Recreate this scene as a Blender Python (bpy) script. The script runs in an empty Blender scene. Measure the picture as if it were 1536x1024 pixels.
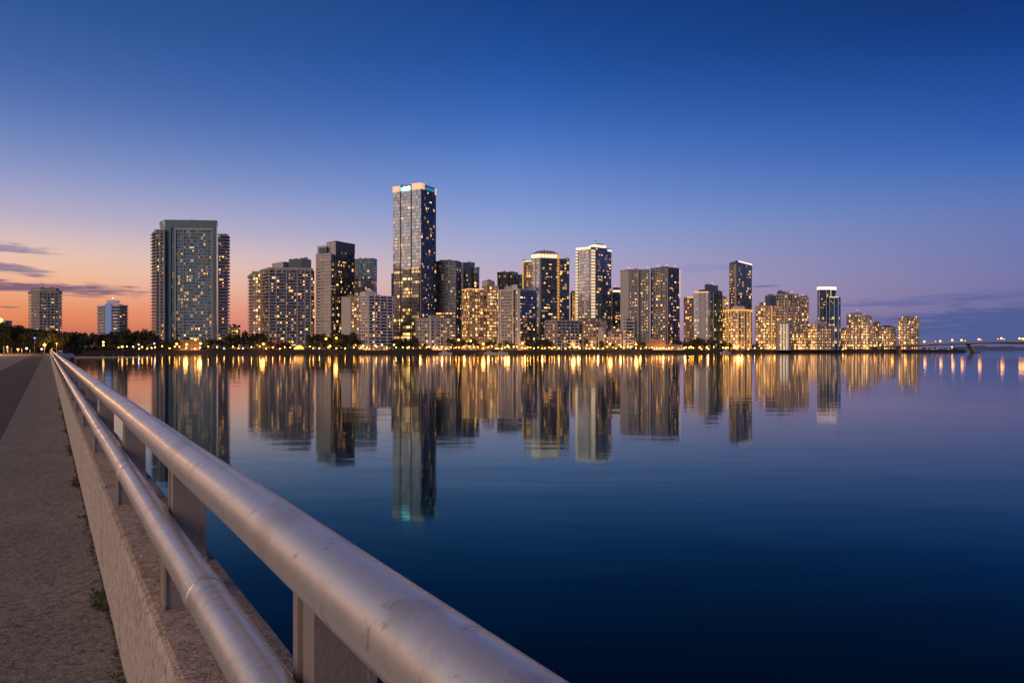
import bpy, math, random
from math import radians as R, sin, cos, pi, sqrt
from mathutils import Vector, Matrix
random.seed(7)
sc = bpy.context.scene
COL = sc.collection
EYE = 6.5          # eye height above the water (z = 0 is the bay)
DECK = 4.9         # sidewalk level of the causeway
HZ = 521.0         # horizon row in the 1536x1024 photograph

# ------------------------------------------------------------------ colour / nodes
def s2l(c):
    return tuple(((v/255.0)/12.92 if v/255.0 <= .04045 else ((v/255.0+.055)/1.055)**2.4) for v in c)
def mat(name):
    m = bpy.data.materials.new(name); m.use_nodes = True
    nt = m.node_tree; b = nt.nodes['Principled BSDF']
    return m, nt, b
class NB:
    """tiny node builder"""
    def __init__(s, nt): s.nt = nt
    def n(s, t, **k):
        x = s.nt.nodes.new(t)
        for a, v in k.items(): setattr(x, a, v)
        return x
    def put(s, sock, v):
        if isinstance(v, bpy.types.NodeSocket): s.nt.links.new(v, sock)
        else: sock.default_value = v
    def m(s, op, a, b=None, c=None, clamp=False):
        x = s.n('ShaderNodeMath', operation=op); x.use_clamp = clamp
        s.put(x.inputs[0], a)
        if b is not None: s.put(x.inputs[1], b)
        if c is not None: s.put(x.inputs[2], c)
        return x.outputs[0]
    def v(s, op, a, b=None):
        x = s.n('ShaderNodeVectorMath', operation=op)
        s.put(x.inputs[0], a)
        if b is not None:
            s.put(x.inputs[3] if op == 'SCALE' else x.inputs[1], b)
        return x.outputs[0]
    def mix(s, f, a, b):
        x = s.n('ShaderNodeMix', data_type='RGBA')
        s.put(x.inputs[0], f)
        s.put(x.inputs[6], a if isinstance(a, bpy.types.NodeSocket) else (*a[:3], 1))
        s.put(x.inputs[7], b if isinstance(b, bpy.types.NodeSocket) else (*b[:3], 1))
        return x.outputs[2]
    def ramp(s, f, stops, interp='LINEAR'):
        x = s.n('ShaderNodeValToRGB'); cr = x.color_ramp; cr.interpolation = interp
        while len(cr.elements) > 1: cr.elements.remove(cr.elements[-1])
        for i, (p, c) in enumerate(stops):
            e = cr.elements[0] if i == 0 else cr.elements.new(p)
            e.position = p; e.color = (*c[:3], 1) if not isinstance(c, (int, float)) else (c, c, c, 1)
        s.put(x.inputs[0], f)
        return x.outputs[0]
    def noise(s, vec, scale, detail=4, rough=.55, dist=0.0):
        x = s.n('ShaderNodeTexNoise'); s.put(x.inputs['Vector'], vec)
        x.inputs['Scale'].default_value = scale; x.inputs['Detail'].default_value = detail
        x.inputs['Roughness'].default_value = rough; x.inputs['Distortion'].default_value = dist
        return x.outputs[0]
    def bump(s, h, strength, dist=.02):
        x = s.n('ShaderNodeBump'); s.put(x.inputs['Height'], h)
        x.inputs['Strength'].default_value = strength; x.inputs['Distance'].default_value = dist
        return x.outputs[0]

def plain(name, col, rough=.7, metal=0.0, var=.25, scale=.6, spec=.5, bump=0, bscale=20):
    m, nt, b = mat(name); k = NB(nt)
    tc = k.n('ShaderNodeTexCoord').outputs['Object']
    f = k.noise(tc, scale, 5)
    c = k.mix(f, tuple(v*(1-var) for v in col), tuple(min(1, v*(1+var)) for v in col))
    k.put(b.inputs['Base Color'], c)
    b.inputs['Roughness'].default_value = rough; b.inputs['Metallic'].default_value = metal
    b.inputs['Specular IOR Level'].default_value = spec
    if bump: k.put(b.inputs['Normal'], k.bump(k.noise(tc, bscale, 4), bump))
    return m
def glow(name, col, strength, sample=True):
    m, nt, b = mat(name)
    b.inputs['Base Color'].default_value = (*[v*.5 for v in col], 1)
    b.inputs['Emission Color'].default_value = (*col, 1)
    b.inputs['Emission Strength'].default_value = strength
    if not sample: m.cycles.emission_sampling = 'NONE'
    return m

def facade(name, glass=(.2, .27, .34), frame=(.1, .12, .14), wu=3.0, fh=3.6, fw=.16, sp=.25, lf=.08, ls=.8,
           met=.75, rough=.1, tilt=.05, warm=(1, .46, .14), dim=.02, strip=0.0):
    """curtain wall / window grid laid out in metres by the UV map"""
    m, nt, b = mat(name); k = NB(nt)
    uv = k.n('ShaderNodeUVMap').outputs[0]
    sx = k.n('ShaderNodeSeparateXYZ'); k.put(sx.inputs[0], uv)
    u = k.m('DIVIDE', sx.outputs[0], wu); v = k.m('DIVIDE', sx.outputs[1], fh)
    win = k.m('MULTIPLY', k.m('GREATER_THAN', k.m('FRACT', u), fw), k.m('GREATER_THAN', k.m('FRACT', v), sp))
    cell = k.n('ShaderNodeCombineXYZ')
    k.put(cell.inputs[0], k.m('FLOOR', u)); k.put(cell.inputs[1], k.m('FLOOR', v)); cell.inputs[2].default_value = len(name)*1.7
    wn = k.n('ShaderNodeTexWhiteNoise', noise_dimensions='3D'); k.put(wn.inputs[0], cell.outputs[0])
    r1 = wn.outputs[0]; rc = wn.outputs[1]
    sc2 = k.n('ShaderNodeSeparateColor'); k.put(sc2.inputs[0], rc)
    if 'grid' in name or 'blue' in name or 'office' in name: lf *= 1.5; ls *= 1.9; dim *= 2.5
    on = k.m('LESS_THAN', r1, lf)
    if strip > 0:      # whole runs of an office floor left on
        c2 = k.n('ShaderNodeCombineXYZ'); k.put(c2.inputs[0], k.m('FLOOR', k.m('DIVIDE', u, 5.0))); k.put(c2.inputs[1], k.m('FLOOR', v))
        w2 = k.n('ShaderNodeTexWhiteNoise', noise_dimensions='3D'); k.put(w2.inputs[0], c2.outputs[0])
        on = k.m('MAXIMUM', on, k.m('LESS_THAN', w2.outputs[0], strip))
    e = k.m('MULTIPLY', k.m('MULTIPLY', on, win), k.m('MULTIPLY_ADD', k.m('POWER', sc2.outputs[1], 3.0), ls, ls*.10))
    e = k.m('ADD', e, k.m('MULTIPLY', win, k.m('MULTIPLY', k.m('POWER', sc2.outputs[2], 3.0), dim)))
    g = k.mix(sc2.outputs[0], tuple(c*.6 for c in glass), tuple(c*1.4 for c in glass))
    tc = k.n('ShaderNodeTexCoord').outputs['Object']
    fn = k.noise(tc, .25, 4)
    fr = k.mix(fn, tuple(c*.8 for c in frame), tuple(c*1.15 for c in frame))
    k.put(b.inputs['Base Color'], k.mix(win, fr, g))
    k.put(b.inputs['Metallic'], k.m('MULTIPLY', win, met))
    k.put(b.inputs['Roughness'], k.m('MULTIPLY_ADD', win, rough-.6, .6))
    geo = k.n('ShaderNodeNewGeometry').outputs['Normal']
    off = k.v('SCALE', k.v('SUBTRACT', rc, (.5, .5, .5)), k.m('MULTIPLY', win, tilt))
    k.put(b.inputs['Normal'], k.v('NORMALIZE', k.v('ADD', geo, off)))
    k.put(b.inputs['Emission Color'], k.mix(sc2.outputs[2], tuple(warm), (1, .55, .22)))
    k.put(b.inputs['Emission Strength'], e)
    m.cycles.emission_sampling = 'NONE'
    return m

# ------------------------------------------------------------------ mesh helpers
class MB:
    def __init__(s): s.v = []; s.f = []; s.mi = []; s.uv = []
    def face(s, pts, mi=0, uv=None):
        i = len(s.v); s.v += [tuple(p) for p in pts]; s.f.append(tuple(range(i, i+len(pts)))); s.mi.append(mi)
        s.uv += uv if uv else [(0, 0)]*len(pts)
    def box(s, a, b, mi=0, M=None):
        (x0, y0, z0), (x1, y1, z1) = a, b
        c = [Vector(p) for p in ((x0,y0,z0),(x1,y0,z0),(x1,y1,z0),(x0,y1,z0),(x0,y0,z1),(x1,y0,z1),(x1,y1,z1),(x0,y1,z1))]
        if M: c = [M @ p for p in c]
        for q in ((0,3,2,1),(4,5,6,7),(0,1,5,4),(1,2,6,5),(2,3,7,6),(3,0,4,7)): s.face([c[j] for j in q], mi)
    def prism(s, plan, z0, z1, mi=0, smi=None, top=None, cap=True):
        """plan counter-clockwise; side UVs in metres"""
        n = len(plan); top = top or plan
        for i in range(n):
            a, b = plan[i], plan[(i+1) % n]; ta, tb = top[i], top[(i+1) % n]
            w = math.dist(a, b); h = z1-z0
            s.face([(*a, z0), (*b, z0), (*tb, z1), (*ta, z1)], smi[i] if smi else mi, [(0, 0), (w, 0), (w, h), (0, h)])
        if cap:
            s.face([(*p, z1) for p in top], mi); s.face([(*p, z0) for p in reversed(plan)], mi)
    def tube(s, p0, p1, r0, r1=None, seg=8, mi=0, caps=True):
        r1 = r0 if r1 is None else r1
        p0, p1 = Vector(p0), Vector(p1); d = (p1-p0).normalized()
        a = d.orthogonal().normalized(); b = d.cross(a)
        A = [p0+(a*cos(2*pi*i/seg)+b*sin(2*pi*i/seg))*r0 for i in range(seg)]
        B = [p1+(a*cos(2*pi*i/seg)+b*sin(2*pi*i/seg))*r1 for i in range(seg)]
        for i in range(seg): j = (i+1) % seg; s.face([A[i], A[j], B[j], B[i]], mi)
        if caps: s.face(list(reversed(A)), mi); s.face(B, mi)
    def ball(s, c, r, seg=10, rings=6, mi=0, sq=(1,1,1)):
        P = lambda i, j: (c[0]+r*sq[0]*sin(pi*i/rings)*cos(2*pi*j/seg), c[1]+r*sq[1]*sin(pi*i/rings)*sin(2*pi*j/seg), c[2]+r*sq[2]*cos(pi*i/rings))
        for i in range(rings):
            for j in range(seg):
                q = [P(i, j), P(i+1, j), P(i+1, j+1), P(i, j+1)]
                if i == 0: q = [q[0], q[1], q[2]]
                elif i == rings-1: q = [q[0], q[1], q[3]]
                s.face(q, mi)
    def build(s, name, mats, parent=None, smooth=False, weld=False, loc=None):
        me = bpy.data.meshes.new(name); me.from_pydata(s.v, [], s.f)
        for m in (mats if isinstance(mats, (list, tuple)) else [mats]): me.materials.append(m)
        me.polygons.foreach_set('material_index', s.mi)
        l = me.uv_layers.new(name='UVMap'); l.data.foreach_set('uv', [c for p in s.uv for c in p])
        if weld:
            import bmesh
            bm = bmesh.new(); bm.from_mesh(me); bmesh.ops.remove_doubles(bm, verts=bm.verts, dist=1e-4); bm.to_mesh(me); bm.free()
        if smooth: me.polygons.foreach_set('use_smooth', [True]*len(me.polygons))
        me.update()
        o = bpy.data.objects.new(name, me); COL.objects.link(o)
        if parent: o.parent = parent
        if loc: o.location = loc
        return o
def tag(o, label=None, cat=None, group=None, kind=None):
    if label: o['label'] = label
    if cat: o['category'] = cat
    if group: o['group'] = group
    if kind: o['kind'] = kind
    return o
def empty(name, loc=(0, 0, 0)):
    o = bpy.data.objects.new(name, None); COL.objects.link(o); o.location = loc; o.empty_display_size = .5
    return o
def copy_tree(o, parent=None):
    c = o.copy(); COL.objects.link(c)
    if parent: c.parent = parent
    for ch in list(o.children): copy_tree(ch, c)
    return c
def PX(u, D): return (u-768)/1024*D
def PZ(v, D): return EYE+(HZ-v)/1024*D
ORD = ['first','second','third','fourth','fifth','sixth','seventh','eighth','ninth','tenth','eleventh','twelfth','thirteenth','fourteenth','fifteenth','sixteenth','seventeenth','eighteenth','nineteenth','twentieth','twenty-first','twenty-second','twenty-third','twenty-fourth','twenty-fifth','twenty-sixth','twenty-seventh','twenty-eighth','twenty-ninth','thirtieth']

# ------------------------------------------------------------------ materials
WARM = [glow('window_amber', (1, .38, .07), 1.6), glow('window_gold', (1, .44, .10), 2.1), glow('window_pale', (1, .57, .26), 1.4), glow('window_dim', (1, .38, .11), .8), glow('window_bright', (1, .46, .11), 5.5), glow('window_cream', (1, .66, .38), 1.2), glow('window_low', (1, .46, .2), .45)]
for m in WARM: m.cycles.emission_sampling = 'NONE'
M_cool = glow('window_cool', (.6, .8, 1), 1.3, False)
G = dict(
 teal=facade('teal_glass', (.06,.14,.21), (.05,.08,.11), 2.2, 3.55, .10, .16, .13, .7, dim=.02),
 balc=facade('balcony_glass', (.04,.07,.13), (.05,.06,.09), 2.4, 3.5, .14, .12, .07, .4, met=.6),
 white=facade('white_concrete_grid', (.05,.07,.11), (.50,.48,.49), 3.4, 3.5, .42, .34, .10, .9, met=.5),
 pink=facade('beige_concrete_grid', (.06,.06,.08), (.42,.37,.34), 3.0, 3.5, .36, .34, .14, 1.2, met=.5),
 brown=facade('brown_warm_grid', (.16,.14,.13), (.34,.25,.18), 3.0, 3.5, .26, .3, .26, 1.3, met=.4, warm=(1,.42,.10), dim=.08),
 gold=facade('gold_lit_grid', (.18,.15,.13), (.42,.31,.20), 2.8, 3.5, .24, .28, .36, 1.4, met=.4, warm=(1,.42,.10), dim=.14),
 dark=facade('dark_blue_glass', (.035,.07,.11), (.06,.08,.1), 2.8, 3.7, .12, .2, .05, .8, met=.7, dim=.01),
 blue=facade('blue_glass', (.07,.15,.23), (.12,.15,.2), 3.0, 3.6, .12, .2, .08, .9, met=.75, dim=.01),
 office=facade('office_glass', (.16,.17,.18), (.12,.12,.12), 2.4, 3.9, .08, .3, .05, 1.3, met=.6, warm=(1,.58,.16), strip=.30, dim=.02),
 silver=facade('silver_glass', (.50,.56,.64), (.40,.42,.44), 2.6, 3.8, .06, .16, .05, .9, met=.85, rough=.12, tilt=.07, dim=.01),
 grey=facade('grey_glass', (.12,.155,.19), (.20,.19,.19), 2.8, 3.7, .12, .26, .07, .8, met=.75, dim=.01),
 rib=facade('ribbed_pale_balconies', (.40,.38,.36), (.62,.55,.50), 6.0, 3.6, .05, .45, .05, .6, met=.5, dim=.01),
)
M_teal = plain('teal_panel', (.055, .14, .20), .45, .1, .15, .1)
M_conc = plain('pale_concrete', (.46, .455, .47), .75, 0, .12, .1)
M_whitec = plain('white_concrete', (.64, .63, .67), .7, 0, .08, .1)
M_slab = plain('balcony_edge', (.35, .36, .39), .7, 0, .15, .1)
M_slabw = plain('white_balcony_edge', (.56, .56, .62), .7, 0, .1, .1)
M_slabb = plain('brown_balcony_edge', (.46, .33, .22), .7, 0, .15, .1)
M_dk = plain('dark_panel', (.05, .06, .08), .5, .2, .2, .1)
M_dkblue = plain('slate_blue_panel', (.10, .14, .20), .5, .2, .15, .1)
M_roof = plain('roof_grey', (.22, .20, .2), .8, 0, .2, .1)
M_mans = plain('roof_mauve', (.30, .22, .22), .7, 0, .15, .1)
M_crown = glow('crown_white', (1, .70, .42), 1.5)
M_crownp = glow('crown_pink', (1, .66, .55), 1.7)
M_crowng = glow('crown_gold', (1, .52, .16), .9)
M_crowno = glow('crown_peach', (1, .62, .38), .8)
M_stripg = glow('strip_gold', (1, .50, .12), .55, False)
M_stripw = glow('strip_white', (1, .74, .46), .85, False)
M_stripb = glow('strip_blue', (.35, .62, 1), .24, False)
M_pierb = glow('pier_floodlight_glow', (.30, .45, .95), .2, False)  # blue floodlight put into the pier as its own glow
M_cyan = glow('sign_cyan', (.25, .85, 1), 1.6, False)
M_cyanp = glow('sign_pale', (.65, 1, .9), 3, False)
M_sdim = glow('sign_blue', (.03, .32, .62), .6, False)
M_red = glow('beacon_red', (1, .12, .06), 5, False)
M_lampo = glow('lamp_orange', (1, .38, .05), 7)
M_lampw = glow('lamp_warm_white', (1, .52, .17), 5)
M_lampb = glow('lamp_blue', (.35, .45, 1), 6)
M_lampp = glow('lamp_pink', (1, .30, .10), 3.5)
M_post = plain('lamp_post_metal', (.16, .15, .15), .5, .6)
M_trunk = plain('bark', (.09, .065, .045), .9, 0, .3, 2)

def foliage():
    m, nt, b = mat('foliage'); k = NB(nt)
    tc = k.n('ShaderNodeTexCoord').outputs['Object']
    oi = k.n('ShaderNodeObjectInfo').outputs['Random']
    f = k.noise(tc, .35, 5)
    c = k.mix(f, (.018, .028, .012), (.07, .085, .03))
    c = k.mix(k.m('MULTIPLY', oi, .5), c, (.055, .05, .028))
    k.put(b.inputs['Base Color'], c); b.inputs['Roughness'].default_value = .8
    return m
M_leaf = foliage()

# ------------------------------------------------------------------ world: dusk sky
W = bpy.data.worlds.new("World"); sc.world = W; W.use_nodes = True
nt = W.node_tree; k = NB(nt)
bg = nt.nodes['Background']
d = k.n('ShaderNodeTexCoord').outputs['Generated']
sp_ = k.n('ShaderNodeSeparateXYZ'); k.put(sp_.inputs[0], k.v('NORMALIZE', d))
X, Y, Z = sp_.outputs
hl = k.m('SQRT', k.m('ADD', k.m('MULTIPLY', X, X), k.m('MULTIPLY', Y, Y)))
A = k.m('DIVIDE', X, k.m('MAXIMUM', hl, .001))
zc = k.m('MAXIMUM', Z, 0.0)
def st(lst): return [(z, s2l(c)) for z, c in lst]
Lr = k.ramp(zc, st([(0,(132,84,104)),(.016,(204,110,84)),(.034,(226,130,86)),(.060,(238,156,114)),(.088,(242,190,156)),(.118,(228,196,182)),(.156,(184,174,200)),(.22,(122,144,196)),(.30,(68,102,170)),(.39,(46,86,150)),(.6,(18,46,104))]), 'B_SPLINE')
Cr = k.ramp(zc, st([(0,(180,140,160)),(.03,(192,150,172)),(.065,(196,166,186)),(.11,(184,170,196)),(.16,(152,166,210)),(.21,(120,148,208)),(.27,(84,124,198)),(.33,(50,98,180)),(.395,(30,78,154)),(.46,(24,64,134)),(.6,(12,36,90))]), 'B_SPLINE')
Rr = k.ramp(zc, st([(0,(78,94,142)),(.03,(88,100,150)),(.06,(118,112,160)),(.10,(114,118,170)),(.16,(98,120,180)),(.206,(68,108,180)),(.25,(44,90,174)),(.32,(22,68,144)),(.39,(12,48,114)),(.6,(6,26,70))]), 'B_SPLINE')
Gr = k.ramp(zc, [(0, (.70,.32,.20)), (.05, (1.10,.55,.33)), (.14, (.85,.62,.52)), (.28, (.50,.50,.58)), (.5, (.20,.25,.38)), (.9, (.07,.09,.16))], 'B_SPLINE')
fL = k.m('MULTIPLY', k.m('ADD', A, .60), 1/.60, clamp=True)      # left edge of frame to centre
fR = k.m('MULTIPLY', k.m('MAXIMUM', A, 0.0), 1/.60, clamp=True)
def sm(x): return k.m('MULTIPLY', k.m('MULTIPLY', x, x), k.m('MULTIPLY_ADD', x, -2.0, 3.0))
sky = k.mix(k.m('POWER', fL, 1.5), Lr, Cr)
sky = k.mix(fR, sky, Rr)
gl = k.m('MULTIPLY', k.m('SUBTRACT', k.m('MULTIPLY', A, -1.0), .62), 1/.30, clamp=True)
sky = k.mix(sm(gl), sky, Gr)
# back of the sky (behind the camera): dusky rose-blue
bk = k.m('MULTIPLY', Y, -2.0, clamp=True)
Br = k.ramp(zc, [(0, (.95,.58,.42)), (.10, (.95,.66,.52)), (.25, (.52,.43,.42)), (.5, (.20,.20,.25)), (1, (.06,.08,.13))])
Bb = k.ramp(zc, [(0, (.20,.20,.30)), (.12, (.20,.22,.36)), (.3, (.12,.15,.29)), (.6, (.06,.08,.17)), (1, (.05,.07,.12))])
Br = k.mix(k.m('MULTIPLY_ADD', A, .9, .62, clamp=True), Br, Bb)
sky = k.mix(k.m('MULTIPLY', bk, k.m('SUBTRACT', 1.0, k.m('MULTIPLY', sm(gl), .8))), sky, Br)
# thin cloud bands low in the sky: (u, v, half width, half height, strength, colour)
cv = k.n('ShaderNodeCombineXYZ'); k.put(cv.inputs[0], k.m('MULTIPLY', A, 7.0)); k.put(cv.inputs[1], k.m('MULTIPLY', Z, 60.0))
n1 = k.m('SUBTRACT', k.noise(cv.outputs[0], 1.6, 6, .6), .5)
cv2 = k.n('ShaderNodeCombineXYZ'); k.put(cv2.inputs[0], k.m('MULTIPLY', A, 30.0)); k.put(cv2.inputs[1], k.m('MULTIPLY', Z, 240.0))
n2 = k.m('SUBTRACT', k.noise(cv2.outputs[0], 1.2, 5, .6), .5)
def cloud(sky, u, v, ru, rv, amt, col, tilt=0.0):
    x, y, z = u-768, 1024, HZ-v
    L = sqrt(x*x+y*y+z*z); a0 = x/sqrt(x*x+y*y); z0 = z/L
    x2 = x+ru; ra = abs(x2/sqrt(x2*x2+y*y)-a0); rz = rv/L
    da = k.m('MULTIPLY', k.m('SUBTRACT', A, a0), 1/ra)
    zz = k.m('SUBTRACT', k.m('SUBTRACT', Z, z0), k.m('MULTIPLY', da, tilt*rz))
    dz = k.m('MULTIPLY', k.m('ADD', zz, k.m('MULTIPLY', n1, rz*3.0)), 1/rz)
    q = k.m('ADD', k.m('MULTIPLY', da, da), k.m('MULTIPLY', dz, dz))
    q = k.m('ADD', q, k.m('MULTIPLY', n2, 3.0))
    msk = k.m('MULTIPLY', k.m('SUBTRACT', 1.35, q), .8, clamp=True)
    return k.mix(k.m('MULTIPLY', sm(msk), amt), sky, s2l(col))
sky = cloud(sky, -30, 425, 250, 10, .92, (112, 88, 118), -.35)
sky = cloud(sky, 40, 433, 130, 5, .75, (128, 98, 122))
sky = cloud(sky, 0, 401, 80, 8, .85, (126, 108, 142), -.6)
sky = cloud(sky, -20, 368, 100, 7, .8, (134, 120, 158), -.5)
sky = cloud(sky, 130, 444, 40, 2.2, .55, (150, 106, 120))
sky = cloud(sky, 10, 460, 20, 1.4, .7, (120, 84, 108))
sky = cloud(sky, 1147, 429, 26, 1.6, .7, (98, 98, 158))
sky = cloud(sky, 1060, 402, 90, 6, .25, (120, 122, 180))
sky = cloud(sky, 1440, 447, 240, 8, .45, (88, 98, 156), .5)
sky = cloud(sky, 1300, 456, 90, 4, .4, (88, 94, 154))
sky = cloud(sky, 1560, 490, 440, 36, .9, (74, 90, 146))
nish = k.n('ShaderNodeTexSky'); nish.sky_type = 'NISHITA'; nish.sun_disc = False
nish.sun_elevation = R(30); nish.sun_rotation = R(-152)
addn = k.n('ShaderNodeMix', data_type='RGBA', blend_type='ADD'); addn.inputs[0].default_value = .001
k.put(addn.inputs[6], sky); k.put(addn.inputs[7], nish.outputs[0])
k.put(bg.inputs[0], addn.outputs[2]); bg.inputs[1].default_value = 1.0

# one weak, wide sun: warm afterglow fill, raised high behind the camera's left
sl = bpy.data.lights.new('afterglow', 'SUN'); sl.energy = 1.15; sl.angle = R(26); sl.color = (1, .62, .40)
so = bpy.data.objects.new('afterglow', sl); COL.objects.link(so)
az = R(-152); el = R(30)
sd = Vector((sin(az)*cos(el), cos(az)*cos(el), sin(el)))
so.rotation_euler = (-sd).to_track_quat('-Z', 'Y').to_euler(); so.location = (0, 0, 60)

# ------------------------------------------------------------------ camera
cam = bpy.data.cameras.new('camera'); co = bpy.data.objects.new('camera', cam); COL.objects.link(co)
co.location = (0, 0, EYE); co.rotation_euler = (R(90), 0, 0)
cam.lens = 24; cam.sensor_width = 36; cam.shift_y = (HZ-512)/1536; cam.clip_start = .05; cam.clip_end = 20000
sc.camera = co

# ------------------------------------------------------------------ water
def water():
    m, nt, b = mat('water'); k = NB(nt)
    tc = k.n('ShaderNodeNewGeometry').outputs['Position']
    v1 = k.v('MULTIPLY', tc, (.5, 1.3, 1))
    n1 = k.noise(v1, .55, 3, .5); n2 = k.noise(v1, .09, 3, .5)
    v2 = k.v('MULTIPLY', tc, (.02, .05, 1)); n3 = k.noise(v2, .5, 3)
    v4 = k.v('MULTIPLY', tc, (.16, .5, 1)); n4 = k.noise(v4, .25, 2)
    h = k.m('ADD', k.m('MULTIPLY_ADD', n1, .0075, k.m('MULTIPLY', n2, .022)), k.m('MULTIPLY', n4, .05))
    bm_ = k.n('ShaderNodeBump'); k.put(bm_.inputs['Height'], h); bm_.inputs['Distance'].default_value = 1.0
    k.put(bm_.inputs['Strength'], k.m('MULTIPLY_ADD', n3, .8, .35))
    N_ = bm_.outputs[0]; nt.nodes.remove(b)
    fr = k.n('ShaderNodeFresnel'); fr.inputs[0].default_value = 1.33; k.put(fr.inputs[1], N_)
    tint = k.ramp(fr.outputs[0], [(0, (.10, .55, .55)), (.16, (.18, .56, .66)), (.38, (.58, .79, .90)), (.62, (.97, .97, 1)), (1, (1, .98, .98))])
    gls = k.n('ShaderNodeBsdfGlossy'); k.put(gls.inputs['Color'], tint); gls.inputs['Roughness'].default_value = .055; k.put(gls.inputs['Normal'], N_)
    dif = k.n('ShaderNodeBsdfDiffuse'); dif.inputs['Color'].default_value = (.0004, .011, .013, 1)
    mx = k.n('ShaderNodeMixShader'); k.put(mx.inputs[0], fr.outputs[0]); nt.links.new(dif.outputs[0], mx.inputs[1]); nt.links.new(gls.outputs[0], mx.inputs[2])
    nt.links.new(mx.outputs[0], nt.nodes['Material Output'].inputs[0])
    return m
mb = MB(); mb.face([(-3500, -600, 0), (6000, -600, 0), (6000, 9000, 0), (-3500, 9000, 0)])
tag(mb.build('water', water()), kind='structure')

# ------------------------------------------------------------------ causeway: coordinates along (s) and across (p)
DV = Vector((-.5623, .8270)); NV = Vector((.8270, .5623))
def bend(s): return 0.0
def SP(s, p, z): q = DV*s+NV*(p+bend(s)); return Vector((q.x, q.y, z))
H = DECK
def pbox(mb, s0, s1, p0, p1, z0, z1, mi=0):
    c = [SP(s0,p0,z0), SP(s0,p1,z0), SP(s1,p1,z0), SP(s1,p0,z0), SP(s0,p0,z1), SP(s0,p1,z1), SP(s1,p1,z1), SP(s1,p0,z1)]
    for q in ((0,3,2,1),(4,5,6,7),(0,1,5,4),(1,2,6,5),(2,3,7,6),(3,0,4,7)): mb.face([c[j] for j in q], mi)

def concrete(name, c1, c2, stain, rough=.85, bs=.35, crack=True, grain=140):
    m, nt, b = mat(name); k = NB(nt)
    tc = k.n('ShaderNodeTexCoord').outputs['Object']
    f1 = k.noise(tc, .9, 6, .6); f2 = k.noise(tc, 9, 6, .7); f3 = k.noise(tc, grain, 3, .7); f4 = k.noise(tc, 2.6, 6, .65, .6)
    c = k.mix(k.ramp(f1, [(.3, 0), (.7, 1)]), c1, c2)
    c = k.mix(k.m('MULTIPLY', k.ramp(f2, [(.42, 0), (.68, 1)]), .45), c, tuple(v*.62 for v in c1))
    c = k.mix(k.m('MULTIPLY', k.ramp(f4, [(.5, 0), (.66, 1)]), .55), c, stain)
    c = k.mix(k.m('MULTIPLY', k.ramp(f3, [(.35, 0), (.72, 1)]), .55), c, tuple(min(1, v*1.7) for v in c2))
    c = k.mix(k.m('MULTIPLY', k.ramp(f3, [(.28, 1), (.42, 0)]), .75), c, tuple(v*.3 for v in c1))
    f6 = k.noise(tc, 21, 4, .75); c = k.mix(k.m('MULTIPLY', k.ramp(f6, [(.36, 1), (.48, 0)]), .75), c, tuple(v*.4 for v in c1)); c = k.mix(k.m('MULTIPLY', k.ramp(f6, [(.54, 0), (.62, 1)]), .5), c, tuple(min(1, v*1.5) for v in c2))
    f5 = k.noise(tc, grain*2.3, 2, .6); c = k.mix(k.m('MULTIPLY', k.ramp(f5, [(.58, 0), (.66, 1)]), .6), c, tuple(min(1, v*2.0) for v in c2)); c = k.mix(k.m('MULTIPLY', k.ramp(f5, [(.36, 1), (.44, 0)]), .5), c, tuple(v*.3 for v in c1))
    k.put(b.inputs['Base Color'], c); b.inputs['Roughness'].default_value = rough; b.inputs['Specular IOR Level'].default_value = .3
    if crack:
        vo = k.n('ShaderNodeTexVoronoi', feature='DISTANCE_TO_EDGE'); vo.inputs['Scale'].default_value = .42
        k.put(vo.inputs['Vector'], k.v('ADD', tc, k.v('SCALE', k.n('ShaderNodeTexNoise').outputs[1], .0)))
        nw = k.n('ShaderNodeTexNoise'); k.put(nw.inputs['Vector'], tc); nw.inputs['Scale'].default_value = 2.2; nw.inputs['Detail'].default_value = 6; nw.inputs['Roughness'].default_value = .65
        k.put(vo.inputs['Vector'], k.v('ADD', tc, k.v('SCALE', nw.outputs[1], .9)))
        cr_ = k.m('MULTIPLY', k.m('LESS_THAN', vo.outputs[0], .0035), k.m('GREATER_THAN', f1, .5))
        c = k.mix(k.m('MULTIPLY', cr_, .75), c, tuple(v*.3 for v in c1)); k.put(b.inputs['Base Color'], c)
    hh = k.m('ADD', k.m('MULTIPLY', f3, .5), k.m('MULTIPLY', f2, 1.0))
    k.put(b.inputs['Normal'], k.bump(hh, bs, .012))
    return m
M_walk = concrete('sidewalk_concrete', (.105, .098, .090), (.225, .205, .182), (.045, .040, .037), bs=1.0, grain=55)
M_wall = concrete('parapet_concrete', (.36, .32, .295), (.46, .415, .385), (.22, .185, .16), bs=.35, grain=90)
M_wtop = concrete('parapet_top_concrete', (.32, .23, .18), (.44, .34, .27), (.14, .10, .08), bs=1.0, grain=80)
M_asph = concrete('asphalt', (.055, .042, .034), (.085, .066, .052), (.04, .032, .026), bs=.7, grain=70)
M_lane = concrete('road_concrete', (.15, .13, .115), (.22, .19, .165), (.10, .085, .075), bs=.3)
M_grav = concrete('grit', (.16, .14, .14), (.30, .27, .27), (.08, .07, .07), bs=1.0, grain=60)

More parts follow.
